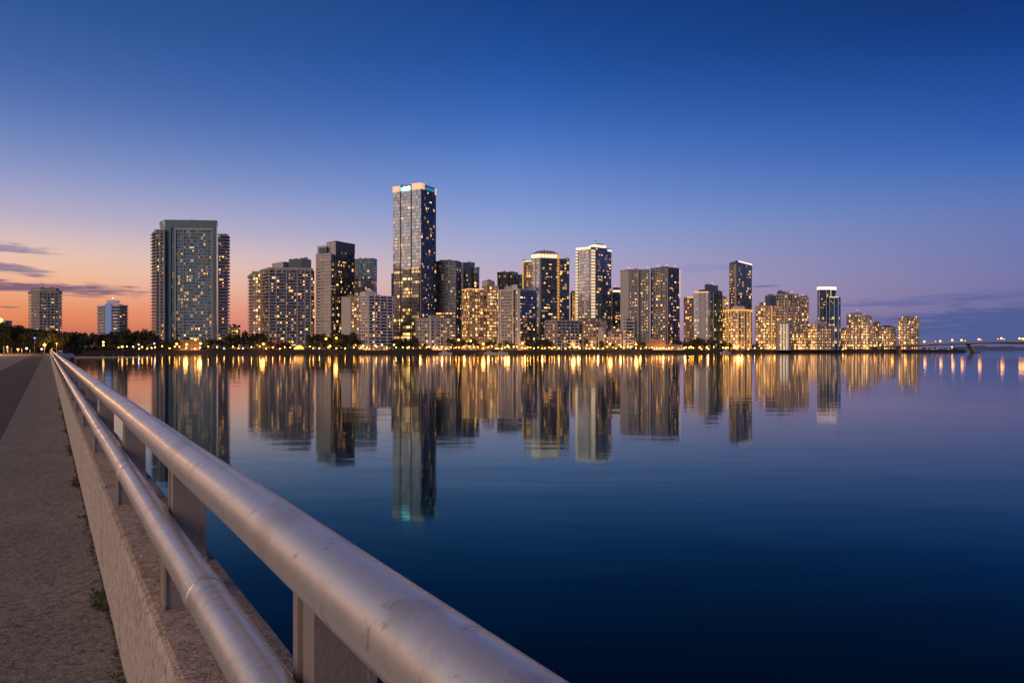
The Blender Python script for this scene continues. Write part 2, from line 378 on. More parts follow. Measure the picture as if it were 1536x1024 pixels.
SEND = 215
mb = MB(); s = -4.0; js = [-4.0]
while s < SEND: s += 6.0 if len(js) > 1 else 5.3; js.append(s)
for a, b_ in zip(js, js[1:]): pbox(mb, a+.010, b_-.010, -.678, .345, H-.14, H)
tag(mb.build('sidewalk', M_walk), kind='structure')
mb = MB(); ss = list(range(-5, 106, 37))+list(range(115, SEND+1, 10))
for a, b_ in zip(ss, ss[1:]): pbox(mb, a, b_, -2.76, -.684, H-.6, H-.05)
tag(mb.build('road', M_asph), kind='structure')
mb = MB()
for a, b_ in zip(ss, ss[1:]): pbox(mb, a, b_, -16, -2.764, H-.6, H-.044)
tag(mb.build('pavement', M_lane), kind='structure')
# structure under the deck
mb = MB()
for a, b_ in zip(ss, ss[1:]):
    pbox(mb, a, b_, -16, .60, H-1.5, H-.62)
for s in range(8, 200, 24): pbox(mb, s, s+1.6, -14, .1, -1.5, H-1.5)
tag(mb.build('causeway_deck', M_wall), 'concrete causeway deck and piers standing in the water under the road and sidewalk', 'bridge')

# parapet wall
wall = empty('parapet_wall', SP(0, .45, H)); tag(wall, 'low pinkish concrete wall with jointed segments running beneath the metal railing', 'wall')
def WL(o, root): o.parent = root; o.matrix_parent_inverse = Matrix.Translation(-root.location); return o
TOPZ = H+.62
prof = [(.313, -.16), (.313, .585), (.319, .61), (.335, .62), (.548, .62), (.553, .600), (.598, .600), (.603, .622), (.642, .622), (.652, .608), (.652, -.9), (.56, -1.0), (.34, -.17)]
joints = [-3.0, 4.1, 9.05]
while joints[-1] < 165: joints.append(joints[-1]+4.95)
random.seed(3)
for a, b_ in zip(joints, joints[1:]):
    mb = MB(); N = 26 if b_ < 12 else 2
    jit = random.uniform(-.003, .003)
    rows = []
    for i in range(N+1):
        s = a+.010+(b_-a-.020)*i/N
        rows.append([SP(s, p+(jit if j < 3 else 0)+(random.uniform(-.003, .003) if N > 5 and j in (1, 2, 8, 9) else 0), H+z+(random.uniform(-.002, .002) if N > 5 and j in (2, 8) else 0)) for j, (p, z) in enumerate(prof)])
    n = len(prof)
    for i in range(N):
        for j in range(n):
            q = [rows[i][j], rows[i][(j+1) % n], rows[i+1][(j+1) % n], rows[i+1][j]]
            mb.face(list(reversed(q)), 1 if 2 <= j <= 8 else 0)
    mb.face(rows[0], 0); mb.face(list(reversed(rows[-1])), 0)
    WL(mb.build('wall_segment', [M_wall, M_wtop]), wall)
mb = MB()
for a, b_ in zip(joints, joints[1:]):
    pbox(mb, a+.01, b_-.01, .550, .601, H+.604, H+.611)
# loose grit stones in the groove near the camera
for i in range(1500):
    s = random.uniform(-.5, 5.5) if i < 1100 else random.uniform(5, 14); p = random.uniform(.535, .606); r = random.uniform(.0018, .005)
    c = SP(s, p, TOPZ-.006+r*.4)
    mb.ball(c, r, 5, 3, 0, (1, 1, .7))
WL(tag(mb.build('grit_strip', M_grav), kind='stuff'), wall)

# railing
def railmat():
    m, nt, b = mat('railing_metal'); k = NB(nt)
    tc = k.n('ShaderNodeTexCoord').outputs['Object']
    f1 = k.noise(tc, 5.0, 7, .72); f2 = k.noise(tc, 17, 5, .68, .1); f3 = k.noise(tc, 240, 2, .6)
    c = k.mix(f1, (.54, .53, .52), (.71, .70, .69))
    c = k.mix(k.m('MULTIPLY', k.ramp(f2, [(.60, 0), (.68, 1)]), .65), c, (.30, .22, .17))
    c = k.mix(k.m('MULTIPLY', k.ramp(f1, [(.50, 0), (.62, 1)]), .5), c, (.36, .33, .31))
    c = k.mix(k.m('MULTIPLY', k.ramp(f2, [(.34, 1), (.42, 0)]), .4), c, (.74, .62, .54))
    k.put(b.inputs['Base Color'], c); b.inputs['Metallic'].default_value = .5
    k.put(b.inputs['Roughness'], k.m('MULTIPLY_ADD', f1, .30, .19))
    h = k.m('ADD', k.m('MULTIPLY', f2, .5), k.m('MULTIPLY', f3, .25))
    k.put(b.inputs['Normal'], k.bump(h, .06, .006))
    return m
M_rail = railmat()
M_postm = plain('railing_post_metal', (.34, .30, .28), .5, .35, .25, 3.0, bump=.15, bscale=60)
rail = empty('railing', SP(0, .5, TOPZ)); tag(rail, 'grey metal railing with two round rails and flat posts on top of the concrete wall', 'railing')
def sweep(p, z, r, s0, s1, name, mat_, step=.25):
    mb = MB(); pts = []; s = s0
    while s < s1: pts.append(s); s += step if s < 12 else (1.5 if s < 60 else 4)
    pts.append(s1); seg = 40; rings = []
    for s in pts:
        rr = r
        w = .0025*sin(s*1.3)+.0015*sin(s*3.1+1)
        rings.append([SP(s, p+rr*cos(2*pi*i/seg), z+w+rr*sin(2*pi*i/seg)) for i in range(seg)])
    for A_, B_ in zip(rings, rings[1:]):
        for i in range(seg): j = (i+1) % seg; mb.face([A_[i], B_[i], B_[j], A_[j]])
    mb.face(rings[0]); mb.face(list(reversed(rings[-1])))
    o = mb.build(name, mat_, smooth=True, weld=True); return WL(o, rail)
TR = (.515, EYE-.500, .078); LR = (.402, EYE-.765, .057)
sweep(*TR, -1.2, 168, 'top_rail', M_rail)
sweep(*LR, -1.2, 168, 'lower_rail', M_rail)
def collar(p, z, r, s, w=.05, name='rail_joint'):
    mb = MB(); seg = 32; prof2 = [(-w, r), (-w+.004, r+.0035), (w-.004, r+.0035), (w, r)]
    rings = [[SP(s+a, p+q*cos(2*pi*i/seg), z+q*sin(2*pi*i/seg)) for i in range(seg)] for a, q in prof2]
    for A_, B_ in zip(rings, rings[1:]):
        for i in range(seg): j = (i+1) % seg; mb.face([A_[i], B_[i], B_[j], A_[j]])
    return WL(mb.build(name, M_rail, smooth=True), rail)
s = 2.3
while s < 70: collar(*LR, s); s += 2.45
for s in (9.4, 15.2, 21, 27, 33, 39): collar(*TR, s, .012)
tops = [-.9, 1.43, 3.40, 5.75, 8.7, 11.7]; 
while tops[-1] < 160: tops.append(tops[-1]+(3.1 if tops[-1] < 90 else 6))
for s in tops:
    mb = MB(); z0 = TOPZ; z1 = TR[1]-.02
    pbox(mb, s, s+.075, .466, .585, z0, z1)              # near channel
    pbox(mb, s+.075, s+.115, .480, .585, z0, z1)         # recess
    pbox(mb, s+.115, s+.150, .466, .585, z0, z1)         # far flange
    pbox(mb, s-.012, s+.162, .585, .603, z0, z1)         # outer flange
    o = WL(mb.build('post', M_postm), rail)
    if s < 40:
        mb = MB(); pbox(mb, s-.03, s+.18, .452, .612, z0+.0, z0+.010)
        
        for ds, p_ in ((-.018, .462), (.168, .462), (-.018, .602), (.168, .602)):
            q = SP(s+ds, p_, z0+.010); mb.tube(q, q+Vector((0, 0, .014)), .009, .009, 6)
        b2 = mb.build('base_plate', M_postm); b2.parent = o
lows = [.45, 2.83, 4.88, 7.45, 9.93, 12.5, 14.9]
while lows[-1] < 160: lows.append(lows[-1]+(2.45 if lows[-1] < 90 else 6))
for s in lows:
    mb = MB()
    pbox(mb, s, s+.10, .366, .438, TOPZ, LR[1]-.01)
    pbox(mb, s-.008, s+.108, .358, .366, TOPZ, LR[1]-.01)
    o = WL(mb.build('lower_post', M_postm), rail)
    if s < 30:
        mb = MB(); pbox(mb, s-.02, s+.12, .350, .448, TOPZ, TOPZ+.007)
        
        for ds, p_ in ((-.012, .358), (.112, .358)):
            q = SP(s+ds, p_, TOPZ+.007); mb.tube(q, q+Vector((0, 0, .012)), .007, .007, 6)
        b2 = mb.build('base_plate', M_postm); b2.parent = o

# weeds and litter along the foot of the wall
M_weed = plain('weed_green', (.05, .075, .025), .8, 0, .4, 8)
M_dirt = concrete('dirt', (.05, .04, .03), (.09, .07, .05), (.03, .025, .02), bs=1.0, grain=70)
random.seed(21)
mb = MB()
for i in range(5200):
    s = random.uniform(-.3, 26)**1.0; w = .012+.05*max(0, sin(s*2.1)+.55*sin(s*5.3+1)+.3*sin(s*11))
    p = .313-abs(random.gauss(0, 1))*w*.55; r = random.uniform(.002, .007)*(1 if s < 8 else 1.8)
    mb.ball(SP(s, p, H+r*.35), r, 5, 3, 0, (1, 1, .6))
tag(mb.build('dirt', M_dirt), 'line of dark soil crumbs gathered along the foot of the concrete wall', 'soil', kind='stuff')
def weed(n, h, seed):
    rd = random.Random(seed); mb = MB()
    for i in range(n):
        a = rd.uniform(0, 2*pi); l = h*rd.uniform(.4, 1); b0 = Vector((rd.gauss(0, .02)-.02, rd.gauss(0, .05), 0)); w = rd.uniform(.0015, .004)
        dr = Vector((cos(a), sin(a), 0)); sd_ = Vector((-sin(a), cos(a), 0))*w
        p1 = b0+dr*l*.35+Vector((0, 0, l*.6)); p2 = b0+dr*l*.9+Vector((0, 0, l*.75))
        mb.face([b0-sd_, b0+sd_, p1+sd_*1.2, p1-sd_*1.2]); mb.face([p1-sd_*1.2, p1+sd_*1.2, p2])
        if rd.random() < .5:
            q = p1; lw = w*3.2; e = Vector((rd.uniform(-1, 1), rd.uniform(-1, 1), .4)).normalized()*l*.35; f = e.orthogonal().normalized()*lw
            mb.face([q, q+e*.5+f, q+e, q+e*.5-f])
    return mb
wp = None; spots = [(2.3, .30), (3.7, .29), (4.9, .295), (5.1, .28), (7.6, .29), (9.4, .29), (12.5, .29)]
WM = [weed(70, .045, 1), weed(45, .032, 2), weed(90, .055, 3)]
protos = []
for i, (s, p) in enumerate(spots):
    if i < 3: o = WM[i].build('weed', M_weed); protos.append(o)
    else: o = protos[i % 3].copy(); COL.objects.link(o)
    o.location = SP(s, p, H); o.rotation_euler = (0, 0, R(34)+random.uniform(-.3, .3)); o.scale = (random.uniform(.7, 1.2), random.uniform(.7, 1.8), random.uniform(.6, 1.2))
    tag(o, f'small green weed at the foot of the concrete wall, {ORD[i]} weed counted from the camera', 'weed', 'weeds along the foot of the wall')
M_lf = plain('dry_leaf', (.12, .07, .04), .8)
M_peb = plain('pebble_pale', (.55, .48, .42), .8)
lspots = [(2.35, .455, 'wall'), (2.52, .47, 'wall'), (1.95, .40, 'wall'), (3.7, .12, 'walk'), (4.6, -.05, 'walk'), (3.0, .2, 'walk'), (6.8, -.3, 'walk')]
for i, (s, p, w) in enumerate(lspots):
    mb = MB(); L_ = .016; a = random.uniform(0, 6); z = (TOPZ if w == 'wall' else H)+.0015
    pts = [(-L_, 0, 0), (-L_*.3, L_*.35, .003), (L_*.5, L_*.3, .004), (L_, 0, .006), (L_*.4, -L_*.32, .003), (-L_*.4, -L_*.3, .004)]
    mb.face([Matrix.Rotation(a, 3, 'Z') @ Vector(q) for q in pts]); mb.face([Matrix.Rotation(a, 3, 'Z') @ (Vector(q)+Vector((0, 0, -.001))) for q in reversed(pts)])
    o = mb.build('dry_leaf', M_lf, loc=SP(s, p, z))
    tag(o, ['tiny dry leaf on the wall top, middle of three by the nearest lower post', 'tiny dry leaf on the wall top, farthest of the three', 'tiny dry leaf on the wall top, nearest the camera', 'tiny dry leaf on the sidewalk, second nearest, close to the wall', 'tiny dry leaf on the sidewalk, third nearest, mid-path', 'tiny dry leaf on the sidewalk, nearest the camera', 'tiny dry leaf far along the sidewalk near its left edge'][i], 'leaf', 'fallen leaves')
for i, (s, p, w) in enumerate([(3.62, .365, 'wall'), (2.05, .44, 'wall'), (3.3, .1, 'walk')]):
    mb = MB(); mb.ball((0, 0, .004), .009, 7, 5, 0, (1, .7, .5)); 
    tag(mb.build('pebble', M_peb, smooth=True, weld=True, loc=SP(s, p, TOPZ if w == 'wall' else H)), ['pale pebble on the wall top beside the lower rail', 'pale pebble on the wall top nearest the camera', 'pale pebble lying on the sidewalk concrete'][i], 'pebble', 'loose pebbles')

# ------------------------------------------------------------------ far land
M_land = concrete('shore_ground', (.05, .045, .035), (.09, .08, .06), (.03, .03, .025), bs=.3, grain=2)
M_quay = concrete('quay_concrete', (.30, .26, .22), (.40, .35, .29), (.20, .17, .14), bs=.3, grain=2)
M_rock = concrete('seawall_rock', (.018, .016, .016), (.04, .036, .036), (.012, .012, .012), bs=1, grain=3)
shore = [(-420, 560), (60, 600), (108, 640), (170, 660), (240, 690), (420, 700), (600, 700), (820, 715), (1000, 740), (1180, 800), (1300, 880), (1380, 930), (1446, 960)]
def shoreD(u):
    for (a, A_), (b, B_) in zip(shore, shore[1:]):
        if a <= u <= b: return A_+(B_-A_)*(u-a)/(b-a)
    return shore[-1][1]
LZ = 3.5
def land():
    F = []
    u = -420
    while u <= 1446: F.append((PX(u, shoreD(u)), shoreD(u))); u += 6
    back = [(PX(1446, 960)+2, 990), (PX(1400, 1100), 1100), (PX(1380, 1500), 1500), (-2600, 1700), (-2200, 900)]
    mb = MB(); poly = F+back
    mb.face([(*p, LZ) for p in poly])
    return mb, F
mb, F = land(); tag(mb.build('land', M_land), kind='structure')
# rough seawall in front
sw = MB(); random.seed(5)
rows = []
for i, (x, y) in enumerate(F):
    rows.append([Vector((x, y-9+random.uniform(-1, 1), -.5)), Vector((x, y-5+random.uniform(-.8, .8), .9+random.uniform(-.3, .3))), Vector((x, y-2.2+random.uniform(-.5, .5), 2.3+random.uniform(-.35, .35))), Vector((x, y+.3, LZ+.06+random.uniform(-.05, .1)))])
for a, b_ in zip(rows, rows[1:]):
    for j in range(3): sw.face([a[j], b_[j], b_[j+1], a[j+1]])
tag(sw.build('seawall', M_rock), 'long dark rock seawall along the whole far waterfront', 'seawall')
mb = MB()
for (x, y), (x2, y2) in zip(F, F[1:]): mb.face([(x, y+.4, LZ+.12), (x2, y2+.4, LZ+.12), (x2, y2+7, LZ+.12), (x, y+7, LZ+.12)])
tag(mb.build('promenade', M_quay), kind='structure')
# near land where the causeway comes ashore
mb = MB()
pts = [SP(150, 1.0, 0), SP(152, 3.0, 0), SP(162, 3.8, 0), SP(200, 5, 0), SP(290, 5, 0), SP(330, -90, 0), SP(200, -150, 0), SP(140, -90, 0), SP(146, -16.2, 0), SP(150, -16.2, 0)]
top = [(q.x, q.y) for q in pts]; c0 = Vector((sum(q[0] for q in top)/len(top), sum(q[1] for q in top)/len(top)))
bot = [tuple(c0+(Vector(q)-c0)*1.03) for q in top]
mb.prism(bot, -1, H-.75, top=top)
mb.face([(*q, H-.749) for q in top])
tag(mb.build('headland', M_land), kind='structure')
mb = MB(); P_ = [SP(216, -16, 0), SP(216, 3, 0), SP(240, 0, 0), SP(236, -60, 0), SP(200, -80, 0), SP(190, -16.2, 0)]
mb.face([(q.x, q.y, H-.05) for q in P_]); tag(mb.build('plaza', M_lane), kind='structure')
# distant shore and islands at the right
M_far = plain('distant_land_haze', (.10, .13, .24), .9, 0, .15, .01)  # distance haze put into the blue base colour
mb = MB(); random.seed(9)
x = 600; prev = None
while x < 2600:
    u = 768+x/1900*1024
    h = 2.2+1.0*sin(x*.01)+.6*random.random()
    for uc, wd, hh in ((1482, 6, 9), (1466, 3, 3), (1524, 5, 8), (1536, 4, 4), (1590, 12, 8)): h += hh*math.exp(-((u-uc)/wd)**2)
    cur = (x, h)
    if prev:
        (xa, ha), (xb, hb) = prev, cur
        mb.face([(xa, 1900, -1), (xb, 1900, -1), (xb, 1915, hb), (xa, 1915, ha)])
        mb.face([(xa, 1915, ha), (xb, 1915, hb), (xb, 2060, hb*.6), (xa, 2060, ha*.6)])
    prev = cur; x += 5
tag(mb.build('distant_shore', M_far), kind='structure')

# ------------------------------------------------------------------ buildings
def unit_box(name, m):
    mb = MB(); mb.box((-.5, -.5, -.5), (.5, .5, .5)); o = mb.build(name, m); me = o.data; bpy.data.objects.remove(o); return me
WME = [unit_box('lit_window', m) for m in WARM]; WCOOL = unit_box('lit_window', M_cool)
NWIN = {}
class Block:
    def __init__(s, root, pts, D, vt, vb=None, st=None, part='tower', roof=M_roof, back=26, z0=None, prd=None):
        """pts: visible outline left to right [(u, depth offset)], D: depth of its nearest corner"""
        s.root = root; s.D = D
        s.vis = [(PX(u, D+dd), D+dd) for u, dd in pts]
        n = len(s.vis)
        if n == 3:
            L, C, Rr_ = s.vis; bk_ = [(L[0]+Rr_[0]-C[0], L[1]+Rr_[1]-C[1])]
        else:
            L, Rr_ = s.vis[0], s.vis[-1]
            def push(q, w): l = math.hypot(*q); return (q[0]+q[0]/l*w, q[1]+q[1]/l*w)
            bk_ = [push(Rr_, back), push(L, back)]
        s.plan = s.vis+bk_
        s.z0 = LZ if z0 is None and vb is None else (z0 if z0 is not None else PZ(vb, D)); s.z1 = PZ(vt, D)
        st = st or ['dark']*(n-1)
        ms = []; idx = []
        for i in range(len(s.plan)):
            g = G[st[i]] if (i < n-1 and isinstance(st[i], str)) else (st[i] if i < n-1 else (G[st[-1]] if isinstance(st[-1], str) else st[-1]))
            if g not in ms: ms.append(g)
            idx.append(ms.index(g)+1)
        mb = MB(); mb.prism(s.plan, s.z0, s.z1, 0, idx)
        mb.v = [(x-root.location.x, y-root.location.y, z-root.location.z) for x, y, z in mb.v]
        s.o = mb.build(part, [roof]+ms, root)
    def loc(s, e, t, out=0.0, z=0.0):
        a, b = Vector(s.vis[e]), Vector(s.vis[e+1]); q = a+(b-a)*t; d_ = (b-a).normalized(); nn = Vector((d_.y, -d_.x))
        q += nn*out; return Vector((q.x, q.y, z))-s.root.location
    def W(s, e): return math.dist(s.vis[e], s.vis[e+1])
    def ebox(s, mb, e, t0, t1, o0, o1, z0, z1):
        c = [s.loc(e, t0, o1, z0), s.loc(e, t1, o1, z0), s.loc(e, t1, o0, z0), s.loc(e, t0, o0, z0)]
        c += [Vector((q.x, q.y, q.z+z1-z0)) for q in c]
        for q in ((0,3,2,1),(4,5,6,7),(0,1,5,4),(1,2,6,5),(2,3,7,6),(3,0,4,7)): mb.face([c[j] for j in q])
    def slabs(s, segs, fh=3.5, th=.45, m=None, name='balcony', skip=0, top=0):
        th = th if th > 2 else min(1.1, th*1.5)
        m = m or M_slab; mb = MB()
        for e, t0, t1, out in segs: s.ebox(mb, e, t0, t1, -.3, out, 0, th)
        o = mb.build(name, m, s.root); zz = s.z0+fh*(1+skip); first = True; base = Vector((0, 0, 0))
        # ebox placed the slab at world z 0
        while zz < s.z1-top-.5:
            if first: c = o; first = False
            else: c = o.copy(); COL.objects.link(c)
            c.location = (0, 0, zz); zz += fh
        return s
    def fins(s, e, ts, w=.8, out=.7, m=None, name='pilaster', z0=0, z1=0, over=0):
        for t in ts:
            mb = MB(); h = w/s.W(e)/2
            s.ebox(mb, e, max(-.01, t-h), min(1.01, t+h), -.2, out, s.z0+z0, s.z1-z1+over)
            mb.build(name, m or M_conc, s.root)
        return s
    def band(s, e, t0, t1, v0, v1, m, out=.5, name='light_strip'):
        mb = MB(); s.ebox(mb, e, t0, t1, -.1, out, PZ(v1, s.D), PZ(v0, s.D)); mb.build(name, m, s.root); return s
    def cap(s, h=1.0, grow=.6, m=None, name='roof', dz=0.0):
        c = Vector((sum(p[0] for p in s.plan)/len(s.plan), sum(p[1] for p in s.plan)/len(s.plan)))
        pl = [tuple(c+(Vector(p)-c)*(1+grow/(Vector(p)-c).length)) for p in s.plan]
        mb = MB(); mb.prism(pl, s.z1+dz+.004, s.z1+dz+h)
        mb.v = [(x-s.root.location.x, y-s.root.location.y, z-s.root.location.z) for x, y, z in mb.v]
        mb.build(name, m or M_roof, s.root)
        for i in range(2):
            q = c+(Vector(random.choice(s.plan))-c)*random.uniform(.1, .6)-Vector(s.root.location[:2]); w = random.uniform(1.2, 3); hh = random.uniform(.8, 2.2); z = s.z1+dz+h-s.root.location.z
            mb = MB(); mb.box((q.x-w, q.y-w/2, z), (q.x+w, q.y+w/2, z+hh)); mb.build('rooftop_unit', M_roof, s.root)
            if random.random() < .5: mb = MB(); mb.tube((q.x, q.y, z+hh), (q.x, q.y, z+hh+random.uniform(1.5, 5)), .16, .06, 5); mb.build('antenna', M_post, s.root)
        return s
    def wins(s, e, n, wu=3.0, fh=3.6, zlo=0.0, zhi=1.0, kinds=(0, 1, 1, 2, 3, 4, 5, 6, 6), t0=.03, t1=.97, wf=.62, hf=.42, run=.15, cool=False):
        Wd = s.W(e); nc = max(1, int(Wd*(t1-t0)/wu)); nf = int((s.z1-s.z0)/fh)-1
        used = NWIN.setdefault(s.root.name, 0)
        n = min(n, 100-used)
        a, b = Vector(s.vis[e]), Vector(s.vis[e+1]); ang = math.atan2(b.y-a.y, b.x-a.x)
        seen = set(); tries = 0; k_ = 0
        while k_ < n and tries < n*8:
            tries += 1
            c = random.randrange(nc); f = random.randrange(max(0, int(nf*zlo)), max(1, int(nf*zhi)))
            if (c, f) in seen: continue
            seen.add((c, f)); k_ += 1
            wide = 2 if random.random() < run and c < nc-1 else 1
            if wide == 2: seen.add((c+1, f))
            o = bpy.data.objects.new('lit_window', WCOOL if cool else WME[random.choice(kinds)]); COL.objects.link(o); o.parent = s.root
            t = t0+(c+.5*wide+.08)*wu/Wd
            o.location = s.loc(e, min(t, .985), .0, s.z0+fh*(f+.62)); o.rotation_euler = (0, 0, ang)
            o.scale = (wu*(wide-1+wf)*random.uniform(.35, 1.1), .16, fh*hf*random.uniform(.5, 1.2))
        NWIN[s.root.name] = used+k_
        return s
def bld(name, label, u, D, cat='tower'):
    o = empty(name, (PX(u, D), D, LZ)); tag(o, label, cat, None); return o
def beacon(b, e, t, m=M_red, h=3.0):
    p = b.loc(e, t, -2, b.z1); mb = MB(); mb.tube(p, p+Vector((0, 0, h)), .15); mb.build('antenna', M_post, b.root)
    mb = MB(); mb.ball(p+Vector((0, 0, h+.5)), .55, 8, 5); mb.build('beacon', m, b.root)
def units(b, n, m=None):
    """rooftop plant"""
    c = Vector((sum(p[0] for p in b.plan)/len(b.plan), sum(p[1] for p in b.plan)/len(b.plan)))
    for i in range(n):
        q = c+(Vector(random.choice(b.plan))-c)*random.uniform(.1, .7); w = random.uniform(1.5, 4); h = random.uniform(1.2, 3)
        mb = MB(); x, y = q.x-b.root.location.x, q.y-b.root.location.y; z = b.z1-b.root.location.z
        mb.box((x-w/2, y-w/2, z), (x+w/2, y+w/2, z+h)); mb.box((x-w/2+.3, y-w/2+.3, z+h), (x+w/2-.3, y+w/2-.3, z+h+.3))
        mb.build('rooftop_unit', m or M_roof, b.root)
random.seed(42)
# 0 low block far left
r = bld('low_building', 'low flat block with bluish lit windows cut by the left edge of the picture', 5, 560, 'building')
b = Block(r, [(-30, 6), (9, 0), (18, 8)], 560, 482, st=['white', 'white']); b.cap(.8, .4)
for e, n in ((0, 26), (1, 8)): b.wins(e, n, cool=True, zlo=.3)
mb = MB(); p = b.loc(0, .82, .5, PZ(480, 560)); mb.ball(p, 1.6, 10, 6); mb.build('roof_lamp', M_lampo, r)
# 1 octagonal tower
r = bld('apartment_tower', 'dim brown tower with an octagonal roof, farthest left of the high towers, above dark trees', 60, 800)
b = Block(r, [(42.6, 22), (47, 8), (59.6, 0), (88, 6), (92.6, 16)], 800, 438, st=['grey', 'grey', 'dark', 'dark'])
b.slabs([(1, 0, 1, .5), (2, 0, 1, .8), (3, 0, 1, .8)], 3.5, .5); b.fins(2, [0, .2, .4, .6, .8, 1], .7, .9, M_slab); b.cap(2.2, .6, M_mans)
b.wins(2, 26).wins(1, 6).wins(3, 5)
c = Block(r, [(47, 18), (53, 6), (60, 3), (84, 8), (88, 16)], 800, 432, vb=436, st=[M_slab]*4, part='penthouse', z0=b.z1+2.3); c.cap(.6, .6, M_mans); units(c, 3)
# 2 blue white tower
r = bld('apartment_tower', 'small blue and white floodlit tower with a stepped roof behind dark trees', 168, 740)
b = Block(r, [(146.5, 16), (158.6, 0), (178.5, 1), (191, 12)], 745, 458, st=['balc', 'balc', 'white'])
b.slabs([(0, 0, 1, 1.5), (1, .5, 1, 1.2), (2, 0, 1, 1.4)], 3.4, .9, M_slabw)
b.band(1, .02, .46, 455, 512, M_pierb, 1.6, 'glowing_pier'); b.cap(.8, .8, M_whitec)
b.wins(0, 14, 2.6).wins(1, 10, 2.6, t0=.5).wins(2, 5)
c = Block(r, [(160, 14), (161, 1), (178, 2), (179, 14)], 745, 450, st=[M_whitec]*3, part='penthouse', z0=b.z1+.9, roof=M_whitec); beacon(c, 1, .4, M_lampb, 2)
# 3 big teal tower
r = bld('apartment_tower', 'huge wide apartment slab with dark teal frame and stepped side wings', 285, 745)
cb = Block(r, [(240, 14), (248.5, 0), (324.7, 4), (326, 20)], 745, 330.5, st=['teal', 'teal', 'teal'], roof=M_teal)
cb.slabs([(1, .22, .93, .7)], 3.55, .25, M_slabw, top=10)
cb.fins(1, [.055], 6.5, 1.4, M_teal, 'teal_pier'); cb.fins(1, [.955], 4.5, 1.4, M_teal, 'teal_pier'); cb.band(1, .0, 1.0, 330.5, 341.5, M_teal, 1.2, 'teal_lintel')
cb.band(1, .20, .925, 342, 344.5, M_conc, 1.6, 'white_frame'); cb.fins(1, [.20, .925], .9, 1.8, M_conc, z1=8)
cb.fins(1, [.36, .83], .4, .9, M_slab)
cb.wins(1, 58, 3.0, 3.55, t0=.23, t1=.92, zhi=.92); cb.cap(.7, .5, M_teal); units(cb, 3, M_teal); beacon(cb, 1, .5, M_conc, 2)
lw = Block(r, [(228, 26), (235, 6), (247.5, 2)], 738, 344, st=['balc', 'balc'], part='side_wing', roof=M_conc)
lw.slabs([(0, 0, 1, 1.8), (1, 0, 1, .9)], 3.55, .42); lw.fins(1, [.02, .5, .98], .8, 1.2); lw.wins(1, 18, 3.2, 3.55); lw.cap(.9, .6, M_conc)
rw = Block(r, [(326.4, 3), (341.5, 7), (343, 24)], 738, 351, st=['balc', 'balc'], part='side_wing', roof=M_conc)
rw.slabs([(0, 0, 1, .9), (1, 0, 1, 1.6)], 3.55, .42); rw.fins(0, [.04], .8, 1.2); rw.wins(0, 14, 3.2, 3.55); rw.cap(.9, .6, M_conc)
# low behind
r = bld('low_building', 'low dim block with warm lit windows just right of the huge teal-framed tower', 352, 850, 'building')
b = Block(r, [(338, 10), (346, 0), (360.5, 8)], 850, 488, st=['pink', 'brown']); b.cap(.6, .5); b.wins(1, 6).wins(0, 3)
# 4
r = bld('apartment_tower', 'broad dark balcony tower with stepped grey roof blocks, second big tower from the left', 422, 745)
b = Block(r, [(390, 26), (404, 0), (466.4, 10)], 745, 403, st=['balc', 'balc'], roof=M_conc)
b.slabs([(0, 0, 1, 1.6), (1, 0, .16, 1.6), (1, .18, .40, 1.1), (1, .43, .66, 1.1), (1, .68, 1, 1.5)], 3.5, .32, M_slabw)
b.fins(1, [0, .17, .415, .67, .86, .995], .8, 1.9, M_conc); b.cap(1.6, .8, M_conc)
b.wins(1, 72, 3.0, 3.5).wins(0, 8)
w_ = Block(r, [(373.7, 26), (379, 13), (390, 12)], 745, 409, st=['balc', 'brown'], part='side_wing', roof=M_conc)
w_.slabs([(0, 0, 1, 1.6), (1, 0, .8, 1.3)], 3.5, .6); w_.wins(1, 9, 3.0, 3.5); w_.cap(.9, .6, M_conc); w_.band(0, 0, 1, 410, 413, M_conc, 1.8, 'cornice')
c = Block(r, [(408, 24), (425, 8), (433, 12)], 745, 391, st=[M_conc, M_dkblue], part='penthouse', z0=b.z1+1.7, roof=M_roof); 
c2 = Block(r, [(433, 20), (434, 9), (452, 10), (466, 13), (467, 26)], 745, 386.8, st=[M_dkblue]*4, part='penthouse', z0=b.z1+1.7, roof=M_roof); units(c2, 4)
n_ = Block(r, [(465, 16), (466.5, 14), (471.5, 20)], 745, 400, st=['dark', 'brown'], part='side_wing'); n_.wins(1, 8, 2.2, 3.5)
# 5
r = bld('office_tower', 'dark blue tower with slanted roof and a pale ribbed left side', 505, 757)
b = Block(r, [(490, 14), (503.5, 0), (532, 26)], 757, 362, st=[M_conc, 'dark'], roof=M_dkblue)
b.wins(1, 34, 3.0, 3.7, zhi=.88, kinds=(0, 1, 1, 2, 4, 6)); b.band(1, 0, 1, 361, 376, M_dkblue, .5, 'top_band'); b.cap(.7, .3, M_dkblue); units(b, 5, M_dkblue)
b.fins(0, [.25, .75], 2.2, .6, M_whitec)
u1 = Block(r, [(476, 12), (490, 5), (491, 14)], 757, 367, st=[M_conc, M_dkblue], part='upper_block', vb=384)
u1.band(0, .22, .98, 370, 382, M_dkblue, .4, 'louvre_panel')
lr = Block(r, [(474.2, 10), (497, 0), (503, 9)], 750, 381.5, st=['rib', 'dark'], part='ribbed_wing', roof=M_conc)
lr.slabs([(0, .02, .48, 1.2), (0, .52, 1, 1.2)], 3.6, 2.4, M_conc); lr.cap(.8, .4, M_conc); lr.wins(1, 16, 2.5, 3.6, kinds=(1, 1, 2)).wins(0, 8, zhi=.2, kinds=(0, 1))
